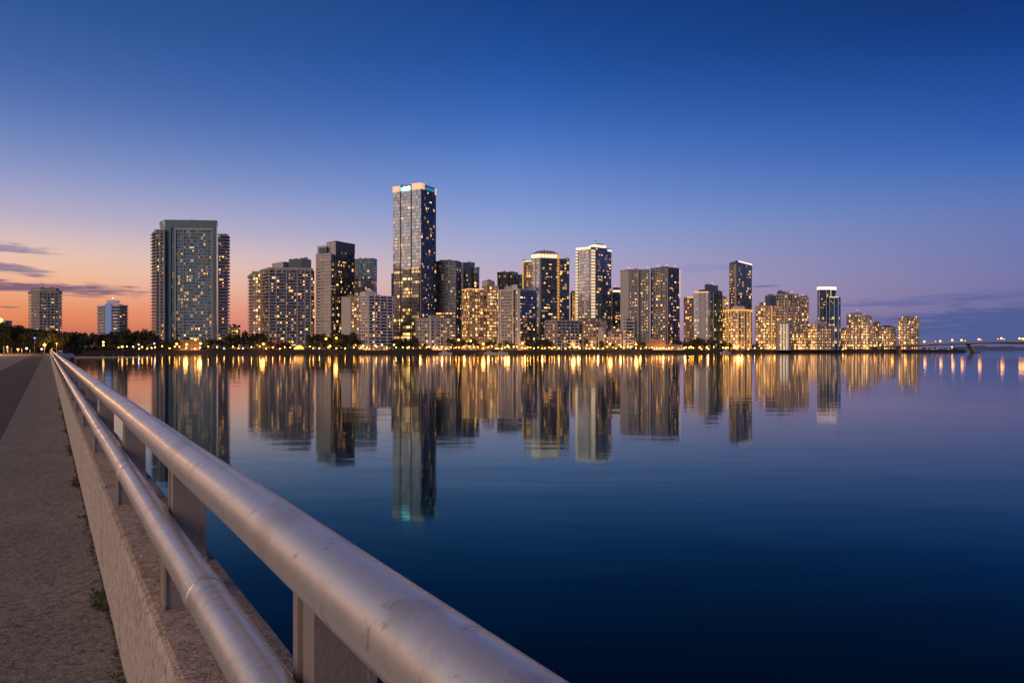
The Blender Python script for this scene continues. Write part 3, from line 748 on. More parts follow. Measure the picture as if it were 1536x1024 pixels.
# 6
r = bld('office_tower', 'teal glass office tower half hidden between the slant-roofed tower and the tallest tower', 550, 860)
b = Block(r, [(528, 8), (560, 0), (565.5, 14)], 860, 388.5, st=['blue', 'blue'], roof=M_dkblue); b.cap(1.2, .3, M_dkblue); b.wins(0, 20, 3.2, 3.7, zhi=.93, run=.5, kinds=(0, 1))
b.fins(0, [.1, .3, .5, .7, .9], .5, .4, M_dkblue); units(b, 2, M_dkblue)
# 7
r = bld('apartment_tower', 'white mid-rise with bluish balconies and pinkish blank left wall, beside the tallest tower', 550, 725, 'building')
b = Block(r, [(538, 10), (553, 0), (589, 14)], 725, 444, st=['white', 'balc'], roof=M_conc)
b.slabs([(1, .02, .45, 1.4), (1, .5, 1, 1.4)], 3.4, .8, M_slabw); b.slabs([(0, .1, .9, .6)], 3.4, .7, M_slabw); b.fins(1, [0, .24, .47, .76, .99], .7, 1.6, M_slabw); b.fins(0, [.05, .95], 1.2, .8, M_conc)
b.wins(1, 30, 3.0, 3.4).wins(0, 8, 3.0, 3.4); b.cap(1.0, .8, M_whitec)
w_ = Block(r, [(512, 12), (526, 8), (538, 9)], 725, 445, st=[M_conc, 'brown'], part='side_wing', roof=M_conc); w_.wins(1, 11, 4, 3.4); w_.slabs([(1, 0, 1, 1.2)], 3.4, .5, M_slab); w_.cap(.8, .5, M_conc)
c = Block(r, [(540, 18), (548, 6), (563, 12)], 725, 436, st=[M_whitec, M_slabw], part='penthouse', z0=b.z1+1.1); units(c, 2, M_whitec)
# 8 tallest
r = bld('office_tower', 'tallest skyscraper, with mirrored silver left face, peach lit crown and cyan sign', 630, 770)
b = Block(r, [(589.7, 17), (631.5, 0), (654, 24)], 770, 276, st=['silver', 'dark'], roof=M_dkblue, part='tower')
b.fins(0, [.27, .66], 1.3, .25, M_dk, 'dark_strip', z1=0)  # raised dark strips draw the vertical lines on the face
b.fins(0, [.985], 1.2, .5, M_conc, 'corner_column', z1=90)
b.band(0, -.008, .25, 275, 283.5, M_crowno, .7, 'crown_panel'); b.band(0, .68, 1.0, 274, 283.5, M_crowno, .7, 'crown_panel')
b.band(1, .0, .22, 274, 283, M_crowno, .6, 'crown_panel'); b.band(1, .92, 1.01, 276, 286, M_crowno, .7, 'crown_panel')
b.band(0, .29, .64, 275, 282.5, M_dkblue, .4, 'sign_panel'); b.band(1, .24, .90, 275.5, 285, M_dkblue, .4, 'sign_panel')
# the sign is too far off to read: bright cyan strokes of its letters
sg = empty('sign', (0, 0, 0)); sg.parent = r; random.seed(4)
z = PZ(280.5, 770)
for i, (t, w, h, mm) in enumerate([(.315, 2.2, 4.4, M_cyan), (.352, .9, 2.6, M_cyan), (.385, 2.4, 3.9, M_cyanp), (.43, 2.6, 5.0, M_cyanp), (.485, 2.2, 4.2, M_cyanp), (.53, 2.4, 4.4, M_cyanp), (.58, 2.2, 5.2, M_cyanp), (.62, 1.5, 4.6, M_cyan)]):
    mb = MB(); b.ebox(mb, 0, t-w/2/b.W(0), t+w/2/b.W(0), .4, .9, z-1.6, z-1.6+h*.85)
    b.ebox(mb, 0, t-w/2/b.W(0), t-w/4/b.W(0), .4, .91, z-2.2, z-1.61); o = mb.build('letter', mm, sg)
sg2 = empty('sign', (0, 0, 0)); sg2.parent = r
for i in range(9):
    t = .30+i*.066; mb = MB(); b.ebox(mb, 1, t-.022, t+.022, .4, .8, z-1.6, z+1.5+(i % 3)*.5); mb.build('letter', M_sdim, sg2)
b.wins(1, 40, 2.8, 3.8, zhi=.97, kinds=(1, 2, 2, 3), wf=.5, hf=.35); b.wins(0, 50, 2.6, 3.8, zlo=.0, zhi=.93, kinds=(2, 3, 6, 6, 5), run=.8, hf=.3)
beacon(b, 0, .28, M_dk, 2); beacon(b, 0, .97, M_dk, 1.5); units(b, 2, M_dkblue)
lo = Block(r, [(590.6, 12), (628, -1), (630, 4)], 768, 401, st=['office', 'office'], part='reflection_block', roof=M_dk)  # darker glass block standing for buildings reflected in the lower left face
lo.fins(0, [.28, .68], 1.2, .4, M_dk, 'dark_strip')
Block(r, [(587, 16), (591, 12), (592, 16)], 768, 408, st=['dark', 'dark'], part='side_wing')
# 9
r = bld('office_tower', 'grey flat-roofed glass office tower directly right of the tallest tower', 675, 800)
b = Block(r, [(652, 8), (684, 0), (692, 16)], 800, 391.5, st=['grey', 'dark'], roof=M_roof)
b.slabs([(0, 0, 1, .35)], 3.7, .8, M_dkblue, name='floor_band'); b.wins(0, 32, 2.8, 3.7, zhi=.45, run=.8, kinds=(0, 1, 1), hf=.4); b.wins(1, 10, zhi=.7); b.cap(.8, .3)
Block(r, [(658, 14), (660, 5), (677, 4), (679, 14)], 800, 389, st=[M_dkblue]*3, part='penthouse', z0=b.z1+.9)
# 10
r = bld('office_tower', 'dark slate tower with chamfered corners behind the grey office tower', 706, 870)
b = Block(r, [(690, 10), (695, 0), (707, 0), (712, 3)], 870, 394.5, st=['dark', 'dark', 'blue'], roof=M_dkblue); b.cap(.9, .3, M_dkblue); b.fins(1, [0, .3, .6, 1], .9, .6, M_dkblue); b.wins(1, 6)
b2_ = Block(r, [(711, 2), (716, 4), (719, 12)], 868, 402, st=['blue', 'grey'], part='side_wing', roof=M_dkblue); b2_.wins(0, 9); b2_.cap(.8, .3, M_dkblue)
# 11
r = bld('apartment_block', 'small pale concrete apartment block in front of the foot of the tallest tower', 650, 722, 'building')
b = Block(r, [(624.5, 9), (646, 0), (674.5, 9)], 722, 478, st=['white', 'white'], roof=M_conc)
b.slabs([(0, 0, .85, 1.0), (1, .05, .95, 1.3)], 3.4, .7, M_slab); b.fins(1, [0, .25, .5, .75, 1], .6, 1.4, M_slabw); b.fins(0, [0, .3, .6], .6, 1.1, M_slab); b.cap(.8, .8, M_conc); b.wins(0, 8).wins(1, 10)
c = Block(r, [(642, 15), (646, 5), (661, 12)], 722, 472, st=[M_conc, M_slab], part='penthouse', z0=b.z1+.9)
# 12
r = bld('apartment_tower', 'brown warm-lit apartment building with a golden lit roofline left of the white and blue tower', 710, 745, 'building')
b = Block(r, [(693, 14), (704, 0), (725, 5)], 745, 434, st=['gold', 'brown'], roof=M_slabb)
b.slabs([(0, 0, 1, 1.2), (1, 0, .95, 1.1)], 3.5, .6, M_slabb); b.fins(1, [0, .33, .66, 1], .7, 1.3, M_slabb); b.cap(1.0, .6, M_crowng, 'lit_cornice'); b.wins(1, 26).wins(0, 14)
r2 = bld('apartment_tower', 'brown warm-lit apartment tower with a pale rounded penthouse touching the white and blue tower', 736, 745, 'building')
b = Block(r2, [(725.2, 5), (730, 2), (748, 6)], 752, 429, st=['brown', 'gold'], roof=M_slabb)
b.slabs([(0, 0, 1, 1.0), (1, 0, 1, 1.3)], 3.5, .6, M_slab); b.fins(1, [.0, .5], .7, 1.5, M_slab); b.cap(.8, .5, M_slab); b.wins(1, 42, 2.6, 3.5, run=.5).wins(0, 6)
c = Block(r2, [(723, 10), (727, 5), (733, 4), (740, 8), (742, 12)], 752, 421, st=[M_conc]*4, part='penthouse', z0=b.z1+.9, roof=M_conc); c.cap(.8, -.5, M_mans)
# 13
r = bld('office_tower', 'dark blue flat-topped tower rising behind the white and blue tower', 762, 880)
b = Block(r, [(746, 6), (752, 0), (775, 4), (777, 14)], 880, 408.5, st=['dark', 'dark', 'dark'], roof=M_dkblue); b.cap(.8, .4, M_dkblue); units(b, 4, M_dkblue); b.wins(1, 6); b.fins(1, [0, .2, .4, .6, .8, 1], .8, .5, M_dkblue)
w_ = Block(r, [(775.5, 8), (783.5, 10), (785, 20)], 880, 410.5, st=['blue', 'blue'], part='side_wing', roof=M_dkblue); w_.wins(0, 3)
# 14
r = bld('apartment_tower', 'bright white fronted tower with a deep blue right side in the middle of the waterfront', 778, 728)
b = Block(r, [(748, 12), (778.5, 0), (805.5, 18)], 728, 434.5, st=['white', 'blue'], roof=M_conc)
b.slabs([(0, .14, .70, 1.0)], 3.4, .8, M_slab); b.slabs([(1, .05, .95, 1.0)], 3.4, .35, M_dkblue)
b.fins(0, [.02, .12, .72, .97], 1.2, 1.3, M_whitec); b.fins(0, [.80], 1.4, .4, M_dk, 'dark_strip'); b.fins(1, [.02], 1.0, 1.2, M_whitec)  # includes one raised dark strip on the white face
b.cap(1.1, .9, M_whitec); b.wins(1, 36, 2.8, 3.4).wins(0, 22, 2.8, 3.4, kinds=(0, 3, 3))
c = Block(r, [(757, 12), (759, 6), (766, 5)], 728, 428.5, st=[M_conc, M_conc], part='penthouse', z0=b.z1+1.2); c = Block(r, [(767, 14), (776, 4), (783, 12)], 728, 426, st=[M_whitec, M_dkblue], part='penthouse', z0=b.z1+1.2)
# 15
r = bld('hotel_tower', 'broad dark glass tower with a white lit crown and a mauve hipped roof, centre right', 818, 790)
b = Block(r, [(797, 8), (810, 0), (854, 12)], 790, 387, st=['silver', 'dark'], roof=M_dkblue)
b.fins(0, [.0, .5, .98], .8, .6, M_conc); b.fins(1, [.02], .8, .7, M_slab)
b.band(1, .585, .645, 380, 480, M_stripg, 1.0); b.slabs([(1, .56, .68, 1.3)], 3.6, .7, M_slabb)
b.wins(1, 60, 2.9, 3.6, run=.35).wins(0, 4); b.cap(.6, .3, M_slab)
w_ = Block(r, [(784.3, 16), (789, 5), (798, 8)], 790, 391, st=['grey', 'gold'], part='side_wing', roof=M_slab); w_.band(0, -.02, .25, 392, 490, M_stripg, .6); w_.cap(.8, .5, M_crown, 'lit_cornice'); w_.wins(1, 8, 2.4)
c = Block(r, [(797, 12), (808, 3), (838, 9)], 790, 380, st=[M_crown, M_crown], part='lit_crown', z0=b.z1+.7, roof=M_slab); 
c.fins(1, [.15, .3, .45, .6, .75, .9], .5, .5, M_slab); c.cap(.6, .8, M_slab)
mb = MB(); cc = Vector((sum(p[0] for p in c.plan)/4, sum(p[1] for p in c.plan)/4)); tp = [tuple(cc+(Vector(p)-cc)*.55) for p in c.plan]
mb.prism(c.plan, c.z1+.65, PZ(374.5, 790), top=tp); mb.v = [(x-r.location.x, y-r.location.y, z-r.location.z) for x, y, z in mb.v]; mb.build('roof', M_mans, r)
rs = Block(r, [(846, 14), (851, 10), (854.6, 15)], 790, 388, st=['dark', 'dark'], part='roof_step', z0=b.z1+.62); rs.cap(.5, .3, M_crowng, 'lit_cornice')
beacon(c, 1, .3, M_dk, 4)
r = bld('apartment_tower', 'narrow golden lit slab between the mauve-roofed tower and the twin-lit white-edged tower', 860, 870)
b = Block(r, [(855.5, 4), (859, 0), (866, 3)], 870, 439, st=['dark', 'gold'], roof=M_slabb); b.fins(1, [0, .5, 1], .8, .5, M_stripg, 'light_strip'); b.wins(1, 14, 2.2, run=0); b.cap(.6, .3, M_slabb)
# 16
r = bld('hotel_tower', 'tall glass tower edged with bright white light lines under a glowing stepped crown', 890, 785)
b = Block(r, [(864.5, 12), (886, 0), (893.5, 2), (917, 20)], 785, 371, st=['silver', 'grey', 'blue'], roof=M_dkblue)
b.band(0, -.03, .10, 372, 486, M_stripw, .8); b.band(0, .90, .93, 372, 486, M_slab, .5, 'pilaster'); b.band(1, .10, .85, 374, 486, M_stripw, .9)
b.slabs([(0, -.04, .14, 1.1), (1, 0, 1, 1.2)], 3.6, 1.1, M_slab)
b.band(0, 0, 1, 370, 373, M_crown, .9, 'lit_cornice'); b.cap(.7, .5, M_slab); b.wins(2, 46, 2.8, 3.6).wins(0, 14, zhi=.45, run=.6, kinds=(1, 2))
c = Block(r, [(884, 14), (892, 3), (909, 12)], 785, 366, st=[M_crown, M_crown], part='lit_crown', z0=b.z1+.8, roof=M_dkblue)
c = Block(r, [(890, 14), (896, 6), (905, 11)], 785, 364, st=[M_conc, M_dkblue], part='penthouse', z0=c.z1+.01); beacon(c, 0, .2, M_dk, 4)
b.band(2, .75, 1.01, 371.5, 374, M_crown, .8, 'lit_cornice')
# 17 low brown pair
r = bld('apartment_block', 'wide low brown apartment block, its right half bluish, in front of the mauve-roofed tower', 842, 725, 'building')
b = Block(r, [(818, 10), (835.5, 0), (868, 6)], 725, 481, st=['pink', 'balc'], roof=M_mans)
b.slabs([(0, .05, 1, 1.2), (1, 0, 1, 1.3)], 3.4, .7, M_slab); b.fins(1, [0, .2, .4, .6, .8, 1], .6, 1.5, M_slab); b.fins(0, [0, .5], .6, 1.4, M_slab); b.cap(.9, .8, M_mans); b.wins(0, 10).wins(1, 16)
r = bld('apartment_block', 'low brown apartment block in front of the foot of the white-edged tower', 880, 735, 'building')
b = Block(r, [(868.3, 4), (874, 0), (894, 5)], 735, 478.5, st=['pink', 'brown'], roof=M_mans)
b.slabs([(0, 0, 1, 1.0), (1, 0, 1, 1.2)], 3.4, .6, M_slab); b.fins(1, [0, .5, 1], .6, 1.4, M_slab); b.cap(.9, .7, M_mans); b.wins(1, 16).wins(0, 4)
# 18
r = bld('apartment_block', 'beige floodlit low building with a plain front right of the low brown blocks', 903, 745, 'building')
b = Block(r, [(893.8, 6), (902, 0), (910, 5)], 745, 482.5, st=['pink', M_conc], roof=M_conc); b.fins(1, [.1, .5, .9], .8, .5, M_slab); b.cap(.8, .5, M_conc); b.wins(0, 6).wins(1, 4)
w_ = Block(r, [(897, 3), (904, 0), (908, 2)], 738, 490, st=[M_conc, M_slab], part='front_wing', roof=M_conc); w_.cap(.6, .4)
r = bld('apartment_block', 'low grey stepped building with small lit windows between the beige and the blue-white low buildings', 922, 742, 'building')
b = Block(r, [(909, 6), (917, 0), (935, 5)], 742, 497, st=['white', 'pink'], roof=M_conc); b.slabs([(1, 0, 1, 1)], 3.4, .6); b.cap(.7, .4, M_slab); b.wins(1, 12).wins(0, 4); units(b, 3)
r = bld('apartment_block', 'small blue-white building with an arched roof top right of the low grey stepped building', 942, 742, 'building')
b = Block(r, [(934.5, 5), (940, 0), (949.5, 4)], 742, 481.5, st=['white', 'balc'], roof=M_whitec); b.slabs([(0, 0, 1, .9), (1, 0, 1, .9)], 3.4, .8, M_slabw); b.cap(.8, .5, M_whitec); b.wins(1, 7).wins(0, 6)
mb = MB(); 
for i in range(10):
    a0, a1 = pi*i/10, pi*(i+1)/10; q0, q1 = b.loc(1, .5-.4*cos(a0), -1, b.z1+.8+2.2*sin(a0)), b.loc(1, .5-.4*cos(a1), -1, b.z1+.8+2.2*sin(a1)); mb.face([q0, (q0.x, q0.y+8, q0.z), (q1.x, q1.y+8, q1.z), q1]); 
mb.face([b.loc(1, .5-.4*cos(pi*i/10), -1, b.z1+.8+2.2*sin(pi*i/10)) for i in range(11)]); mb.build('arched_roof', M_dkblue, r)
# 19
r = bld('apartment_tower', 'mid-rise with a white lit roofline squeezed between the white-edged tower and the twin vertical-ribbed towers', 930, 830, 'building')
b = Block(r, [(915, 8), (919, 0), (942, 4)], 830, 435.5, st=['dark', 'dark'], roof=M_slab); b.band(1, 0, 1, 435, 438, M_crown, .8, 'lit_cornice'); b.slabs([(1, 0, 1, .6)], 3.5, .6, M_dkblue); b.wins(1, 34, 2.6); b.cap(.6, .4)
c = Block(r, [(919, 8), (923, 4), (932, 6)], 830, 430.5, st=[M_mans, M_mans], part='penthouse', z0=b.z1+.7); beacon(c, 1, .1, M_red, 1.5)
# 20 / 21 ribbed twins
r = bld('apartment_tower', 'left one of the twin vertical-ribbed towers with a plain concrete left end', 955, 780)
b = Block(r, [(930.5, 14), (943, 6), (974.5, 0)], 780, 405, st=[M_conc, 'grey'], roof=M_slab)
b.fins(1, [0, .12, .28, .42, .46, .68, .80, .92, 1], .8, .9, M_slab); b.fins(1, [.52], 3.0, .5, M_dk, 'dark_strip'); b.slabs([(1, .55, .70, 1.2), (1, .80, 1, 1.2), (1, .0, .28, .9)], 3.5, .6, M_slab)  # includes one wide raised dark strip between the ribs
b.cap(1.0, .5, M_mans); b.wins(1, 78, 2.7, 3.5, run=.1); beacon(b, 1, .9); beacon(b, 0, .9)
c = Block(r, [(936, 12), (944, 7), (957, 6)], 778, 403, st=[M_mans, M_mans], part='penthouse', z0=b.z1+1.1)
r = bld('apartment_tower', 'right one of the twin vertical-ribbed towers, its narrow right face dark blue', 1000, 775)
b = Block(r, [(976.5, 12), (1001, 0), (1019.5, 14)], 775, 401.5, st=['grey', 'dark'], roof=M_slab)
b.fins(0, [0, .15, .3, .45, .6, .75, .9], .8, .9, M_slab); b.slabs([(0, .15, .6, 1.1)], 3.5, .6, M_slab); b.fins(1, [0], 1.0, .8, M_slab); b.fins(1, [1.0], .8, .6, M_stripw, 'light_strip', z0=60)
b.cap(.9, .5, M_dkblue); b.wins(0, 62, 2.7, 3.5, run=.1).wins(1, 30); beacon(b, 1, .75); beacon(b, 0, .95); beacon(b, 0, .4)
# 22
r = bld('office_tower', 'grey stepped glass office tower with gold lit rooflines and a dark top block', 1060, 790)
b = Block(r, [(1040, 4), (1063, 0), (1077, 14)], 790, 437.5, st=['silver', 'blue'], roof=M_slab); b.band(0, 0, 1, 437, 439, M_crowng, .8, 'lit_cornice'); b.fins(0, [.6], 8, .5, M_conc); b.fins(0, [.02, .45, .75, .98], .6, .8, M_slab)
b.fins(1, [.1, .5], .8, .7, M_slab); b.fins(1, [.9], .8, .7, M_stripg, 'light_strip'); b.wins(0, 22, zhi=.6, kinds=(1, 1, 0)).wins(1, 12); 
l_ = Block(r, [(1025.5, 8), (1030, 3), (1041, 5)], 790, 445, st=['brown', 'pink'], part='side_wing', roof=M_slabb); l_.band(1, 0, 1, 444.5, 446.5, M_crowng, .8, 'lit_cornice'); l_.fins(1, [0, .33, .66, 1], .8, .8, M_slabb); l_.wins(1, 10)
r_ = Block(r, [(1075, 10), (1077.5, 8), (1083.5, 16)], 790, 435, st=['dark', 'dark'], part='side_wing'); r_.slabs([(1, 0, 1, .8), (0, 0, 1, .8)], 3.6, .6, M_dkblue); r_.wins(1, 6, 2.2)
c = Block(r, [(1048, 14), (1054, 5), (1078, 12)], 790, 433.5, st=[M_dkblue, M_dkblue], part='penthouse', z0=b.z1+.01); c = Block(r, [(1057, 12), (1059, 7), (1077, 12)], 790, 427.5, st=[M_dkblue, M_dkblue], part='penthouse', z0=c.z1+.01); c.cap(.5, .5, M_dkblue); beacon(c, 1, .6)
# 23
r = bld('apartment_tower', 'narrow brown building tucked behind the right side of the stepped office tower', 1088, 850, 'building')
b = Block(r, [(1080, 5), (1084, 0), (1092, 3)], 850, 446.5, st=['brown', 'gold'], roof=M_slabb); b.cap(.8, .3, M_slab); b.wins(1, 20, 2.4).wins(0, 4)
# 24
r = bld('office_tower', 'tall lone slim glass tower with a sloping white lit top', 1110, 860)
pts = [(1093.8, 10), (1105, 0), (1127.8, 12)]
b = Block(r, pts, 860, 396, st=['grey', 'blue'], roof=M_dkblue); b.fins(0, [.85], 2.4, .6, M_slab); b.wins(1, 34, 2.6).wins(0, 40, 2.4, kinds=(3, 3, 0, 2))
mb = MB(); pl = b.plan; z0_, zt = b.z1, PZ(390.5, 860); zr = PZ(394, 860)
tz = [zt-2, zt, zr, zr]
vv = [(pl[i][0], pl[i][1], z0_) for i in range(4)]+[(pl[i][0], pl[i][1], tz[i]) for i in range(4)]
for i in range(4): j = (i+1) % 4; mb.face([vv[i], vv[j], vv[4+j], vv[4+i]])
mb.face(vv[4:]); mb.v = [(x-r.location.x, y-r.location.y, z-r.location.z) for x, y, z in mb.v]; mb.build('sloped_top', M_dkblue, r)
mb = MB(); a_, c_ = b.loc(1, .1, .5, zt-.3), b.loc(1, 1, .5, zr-.3); mb.face([a_, c_, c_-Vector((0, 0, 1.6)), a_-Vector((0, 0, 1.3))]); mb.face([a_-Vector((0,0,1.3)), c_-Vector((0,0,1.6)), b.loc(1, 1, 0, zr-1.9), b.loc(1, .1, 0, zt-1.6)]); mb.face([a_, b.loc(1, .1, 0, zt-.3), b.loc(1, 1, 0, zr-.3), c_]); mb.build('light_strip', M_crownp, r)
# 25
r = bld('apartment_tower', 'golden lit building with a curved glowing roof below the slim lone tower', 1108, 790, 'building')
b = Block(r, [(1089.5, 10), (1095, 2), (1108, 0), (1121, 2), (1127, 9)], 790, 466, st=['brown', 'gold', 'grey', 'gold'], roof=M_slab)
b.fins(0, [0, .6], 1.1, .8, M_stripg, 'light_strip'); b.fins(1, [.1, .9], 1.0, .8, M_stripg, 'light_strip'); b.fins(2, [.3, .6, .95], .7, .8, M_stripg, 'light_strip'); b.fins(3, [.6], 1, .8, M_stripg, 'light_strip')
b.slabs([(1, 0, 1, .8), (2, 0, 1, .8), (0, 0, 1, .8)], 3.5, .5, M_slab); b.wins(1, 22, 2.6).wins(2, 16, 2.6); b.cap(1.5, 1.6, M_crowng, 'lit_roof')
c = Block(r, [(1100, 10), (1105, 6), (1117, 9)], 790, 458.5, st=[M_conc, M_conc], part='penthouse', z0=b.z1+1.6, roof=M_conc)
# 26-30
r = bld('apartment_tower', 'dense warm-lit tower with a dark grey block on top right of the curved-roof building', 1150, 800)
b = Block(r, [(1133, 8), (1144, 2), (1157, 0), (1164.5, 8)], 800, 459, st=['brown', 'gold', 'gold'], roof=M_slabb)
b.slabs([(0, 0, 1, 1), (1, 0, .8, 1), (2, 0, 1, 1)], 3.5, .6, M_slab); b.fins(1, [0, .4, .8], .8, 1.2, M_slabb); b.fins(2, [0], .9, 1, M_stripg, 'light_strip'); b.cap(.8, .5, M_slab); b.wins(1, 45, 2.6).wins(0, 14).wins(2, 12)
w_ = Block(r, [(1139, 9), (1142, 6), (1148, 8)], 802, 452.5, st=['gold', 'gold'], part='roof_step', z0=b.z1+.9)
c = Block(r, [(1147.5, 16), (1155, 8), (1164, 12)], 802, 443, st=[M_dkblue, M_dkblue], part='penthouse', z0=b.z1+.9); c.cap(.9, .7, M_slab)
r = bld('apartment_tower', 'broad pinkish tower with a dense grid of lit windows and a small dark roof drum', 1180, 830)
b = Block(r, [(1164, 8), (1182, 2), (1196.5, 6)], 830, 441.5, st=['pink', 'pink'], roof=M_slab)
b.slabs([(0, 0, 1, .8), (1, 0, 1, .8)], 3.5, .6, M_slab); b.fins(0, [0, .25, .5, .75, 1], .9, 1.1, M_slab); b.fins(1, [.5, 1], .9, 1.1, M_slab); b.cap(.9, .6, M_slab); b.wins(0, 60, 2.6, kinds=(0, 1, 3, 3)).wins(1, 34, 2.6, kinds=(0, 1, 3, 3))
c = Block(r, [(1166, 12), (1170, 8), (1174, 7), (1179, 11)], 832, 437.5, st=[M_dkblue]*3, part='roof_drum', z0=b.z1+1); c.cap(.8, .6, M_dkblue); beacon(b, 1, .5); units(b, 4)
r = bld('apartment_tower', 'narrow dark tower with scattered warm windows at the right end of the broad pinkish tower', 1204, 840)
b = Block(r, [(1196.5, 6), (1200, 0), (1212.3, 6)], 845, 446, st=['pink', 'brown'], roof=M_slab); b.slabs([(1, 0, 1, .7)], 3.5, .5, M_slab); b.fins(1, [0, .5, 1], .7, .9, M_slab); b.cap(.8, .4, M_mans); b.wins(1, 36, 2.4).wins(0, 8); beacon(b, 1, .5)
r = bld('apartment_block', 'small white curved-top building at the foot of the broad pinkish tower', 1176, 785, 'building')
b = Block(r, [(1163.5, 6), (1168, 0), (1183, 1), (1188, 6)], 785, 486, st=['white', 'white', 'white'], roof=M_whitec); b.fins(1, [0, .33, .66, 1], .8, .9, M_whitec); b.fins(1, [.2, .5, .8], .6, 1.0, M_stripw, 'light_strip'); b.cap(.9, 1.0, M_whitec); b.wins(1, 10, 2.6).wins(2, 6, 2.4)
r = bld('apartment_block', 'narrow warm-lit building between the small white building and the wide low block', 1200, 800, 'building')
b = Block(r, [(1188, 5), (1194, 0), (1211, 5)], 800, 500, st=['gold', 'gold'], roof=M_slabb); b.cap(.6, .5, M_slabb); b.wins(1, 18, 2.6).wins(0, 6)
# 31
r = bld('office_tower', 'dark blue tower outlined by thin blue light lines with a glowing pink-white top', 1243, 850)
b = Block(r, [(1226, 8), (1229, 1), (1246, 0), (1254, 5)], 850, 432, st=['dark', 'dark', 'dark'], roof=M_dkblue)
b.fins(1, [0, .62], .5, .5, M_stripb, 'light_strip'); b.fins(1, [.3, .85], .6, .4, M_dkblue); b.fins(2, [.0], .6, .5, M_stripw, 'light_strip')
b.band(0, 0, 1, 430, 434, M_crownp, .6, 'lit_crown'); b.band(1, .01, 1, 430, 434.3, M_crownp, .6, 'lit_crown'); b.band(2, .01, 1, 430, 434.5, M_crownp, .6, 'lit_crown'); b.cap(.6, .2, M_dkblue); b.wins(1, 12, 2.6, kinds=(0, 3)); beacon(b, 1, .1, M_lampp, 1)
w_ = Block(r, [(1244, 3), (1257.5, 1), (1261, 8)], 840, 445, st=['dark', 'dark'], part='side_wing', roof=M_dkblue); w_.band(0, 0, 1, 444.6, 446, M_stripw, .6, 'lit_cornice'); w_.fins(0, [0, .55, .98], .5, .5, M_stripb, 'light_strip'); w_.wins(0, 5)
r = bld('apartment_block', 'wide low warm-gridded block in front of the blue-lined tower', 1229, 810, 'building')
b = Block(r, [(1211.5, 8), (1226, 0), (1248, 5)], 810, 486, st=['gold', 'pink'], roof=M_slab)
b.slabs([(0, 0, 1, .9), (1, 0, 1, .9)], 3.5, .6, M_slab); b.fins(1, [0, .25, .5, .75, 1], .6, 1.1, M_slab); b.cap(.8, .6, M_slab); b.wins(1, 44, 2.6).wins(0, 20, 2.6)
c = Block(r, [(1222, 10), (1227, 5), (1241, 8)], 810, 481.5, st=[M_conc, M_conc], part='penthouse', z0=b.z1+.9)
# 32+
r = bld('apartment_block', 'tiny low warm-lit building just right of the blue-lined tower', 1266, 860, 'building')
b = Block(r, [(1261.5, 4), (1265, 0), (1270, 4)], 865, 494, st=['gold', 'gold'], roof=M_slabb); b.cap(.6, .4, M_slabb); b.wins(1, 10, 2.4)
r = bld('apartment_tower', 'two-part warm-lit tower with a stepped top, first tower right of the blue-lined tower', 1288, 880)
b = Block(r, [(1270, 8), (1276, 2), (1292, 4)], 880, 471.5, st=['brown', 'gold'], roof=M_slab)
b.slabs([(0, 0, 1, .9), (1, 0, 1, .9)], 3.5, .6, M_slab); b.fins(1, [0, .3, .6, .9], .8, 1, M_slab); b.cap(.8, .6, M_slab); b.wins(1, 40, 2.5).wins(0, 8)
w_ = Block(r, [(1291, 3), (1304, 0), (1307.5, 8)], 885, 475.5, st=['gold', 'brown'], part='side_wing', roof=M_slab); w_.slabs([(0, 0, 1, .9)], 3.5, .6, M_slab); w_.fins(0, [0, .5, 1], .8, 1, M_slab); w_.cap(.8, .5, M_slab); w_.wins(0, 30, 2.5)
c = Block(r, [(1281, 10), (1286, 6), (1293, 8)], 880, 468.5, st=['brown', 'brown'], part='roof_step', z0=b.z1+.9); beacon(c, 1, .3)
r = bld('apartment_tower', 'slender dim building at the left of the low hip-roofed block', 1314, 930, 'building')
b = Block(r, [(1309, 6), (1312, 0), (1320, 5)], 930, 485, st=['brown', 'brown'], roof=M_slab); b.cap(1, .4, M_mans); b.wins(1, 16, 2.4).wins(0, 4)
r = bld('apartment_block', 'low wide hip-roofed block with many pale lit windows near the right end of the skyline', 1331, 910, 'building')
b = Block(r, [(1316, 7), (1322, 0), (1339, 1), (1344.5, 8)], 910, 491, st=['pink', 'gold', 'pink'], roof=M_slab); b.slabs([(0, 0, 1, .7), (1, 0, 1, .8), (2, 0, 1, .7)], 3.5, .5, M_slab); b.fins(1, [0, .2, .4, .6, .8, 1], .6, 1, M_slab); b.wins(1, 36, 2.5).wins(2, 8).wins(0, 8)
mb = MB(); cc = Vector((sum(p[0] for p in b.plan)/len(b.plan), sum(p[1] for p in b.plan)/len(b.plan))); tp = [tuple(cc+(Vector(p)-cc)*.35) for p in b.plan]
mb.prism(b.plan, b.z1+.05, PZ(487.5, 910), top=tp); mb.v = [(x-r.location.x, y-r.location.y, z-r.location.z) for x, y, z in mb.v]; mb.build('roof', M_dkblue, r)
r = bld('apartment_tower', 'last warm-lit tower at the right end of the skyline with bright lamps on its roof', 1362, 920)
b = Block(r, [(1347, 6), (1360, 0), (1378, 6)], 920, 477, st=['gold', 'brown'], roof=M_slab)
b.slabs([(0, 0, 1, .9), (1, 0, 1, .9)], 3.5, .6, M_slab); b.fins(0, [0, .33, .66, 1], .8, 1.1, M_slab); b.fins(1, [.33, .66, 1], .8, 1.1, M_slab); b.cap(.9, .5, M_slab); b.wins(0, 38, 2.5).wins(1, 46, 2.5)
c = Block(r, [(1353, 9), (1361, 4), (1372, 8)], 920, 473.5, st=['brown', 'brown'], part='penthouse', z0=b.z1+1)
for e, t in ((0, .5), (1, .15), (1, .9)): beacon(b, e, t, M_lampw, 1)

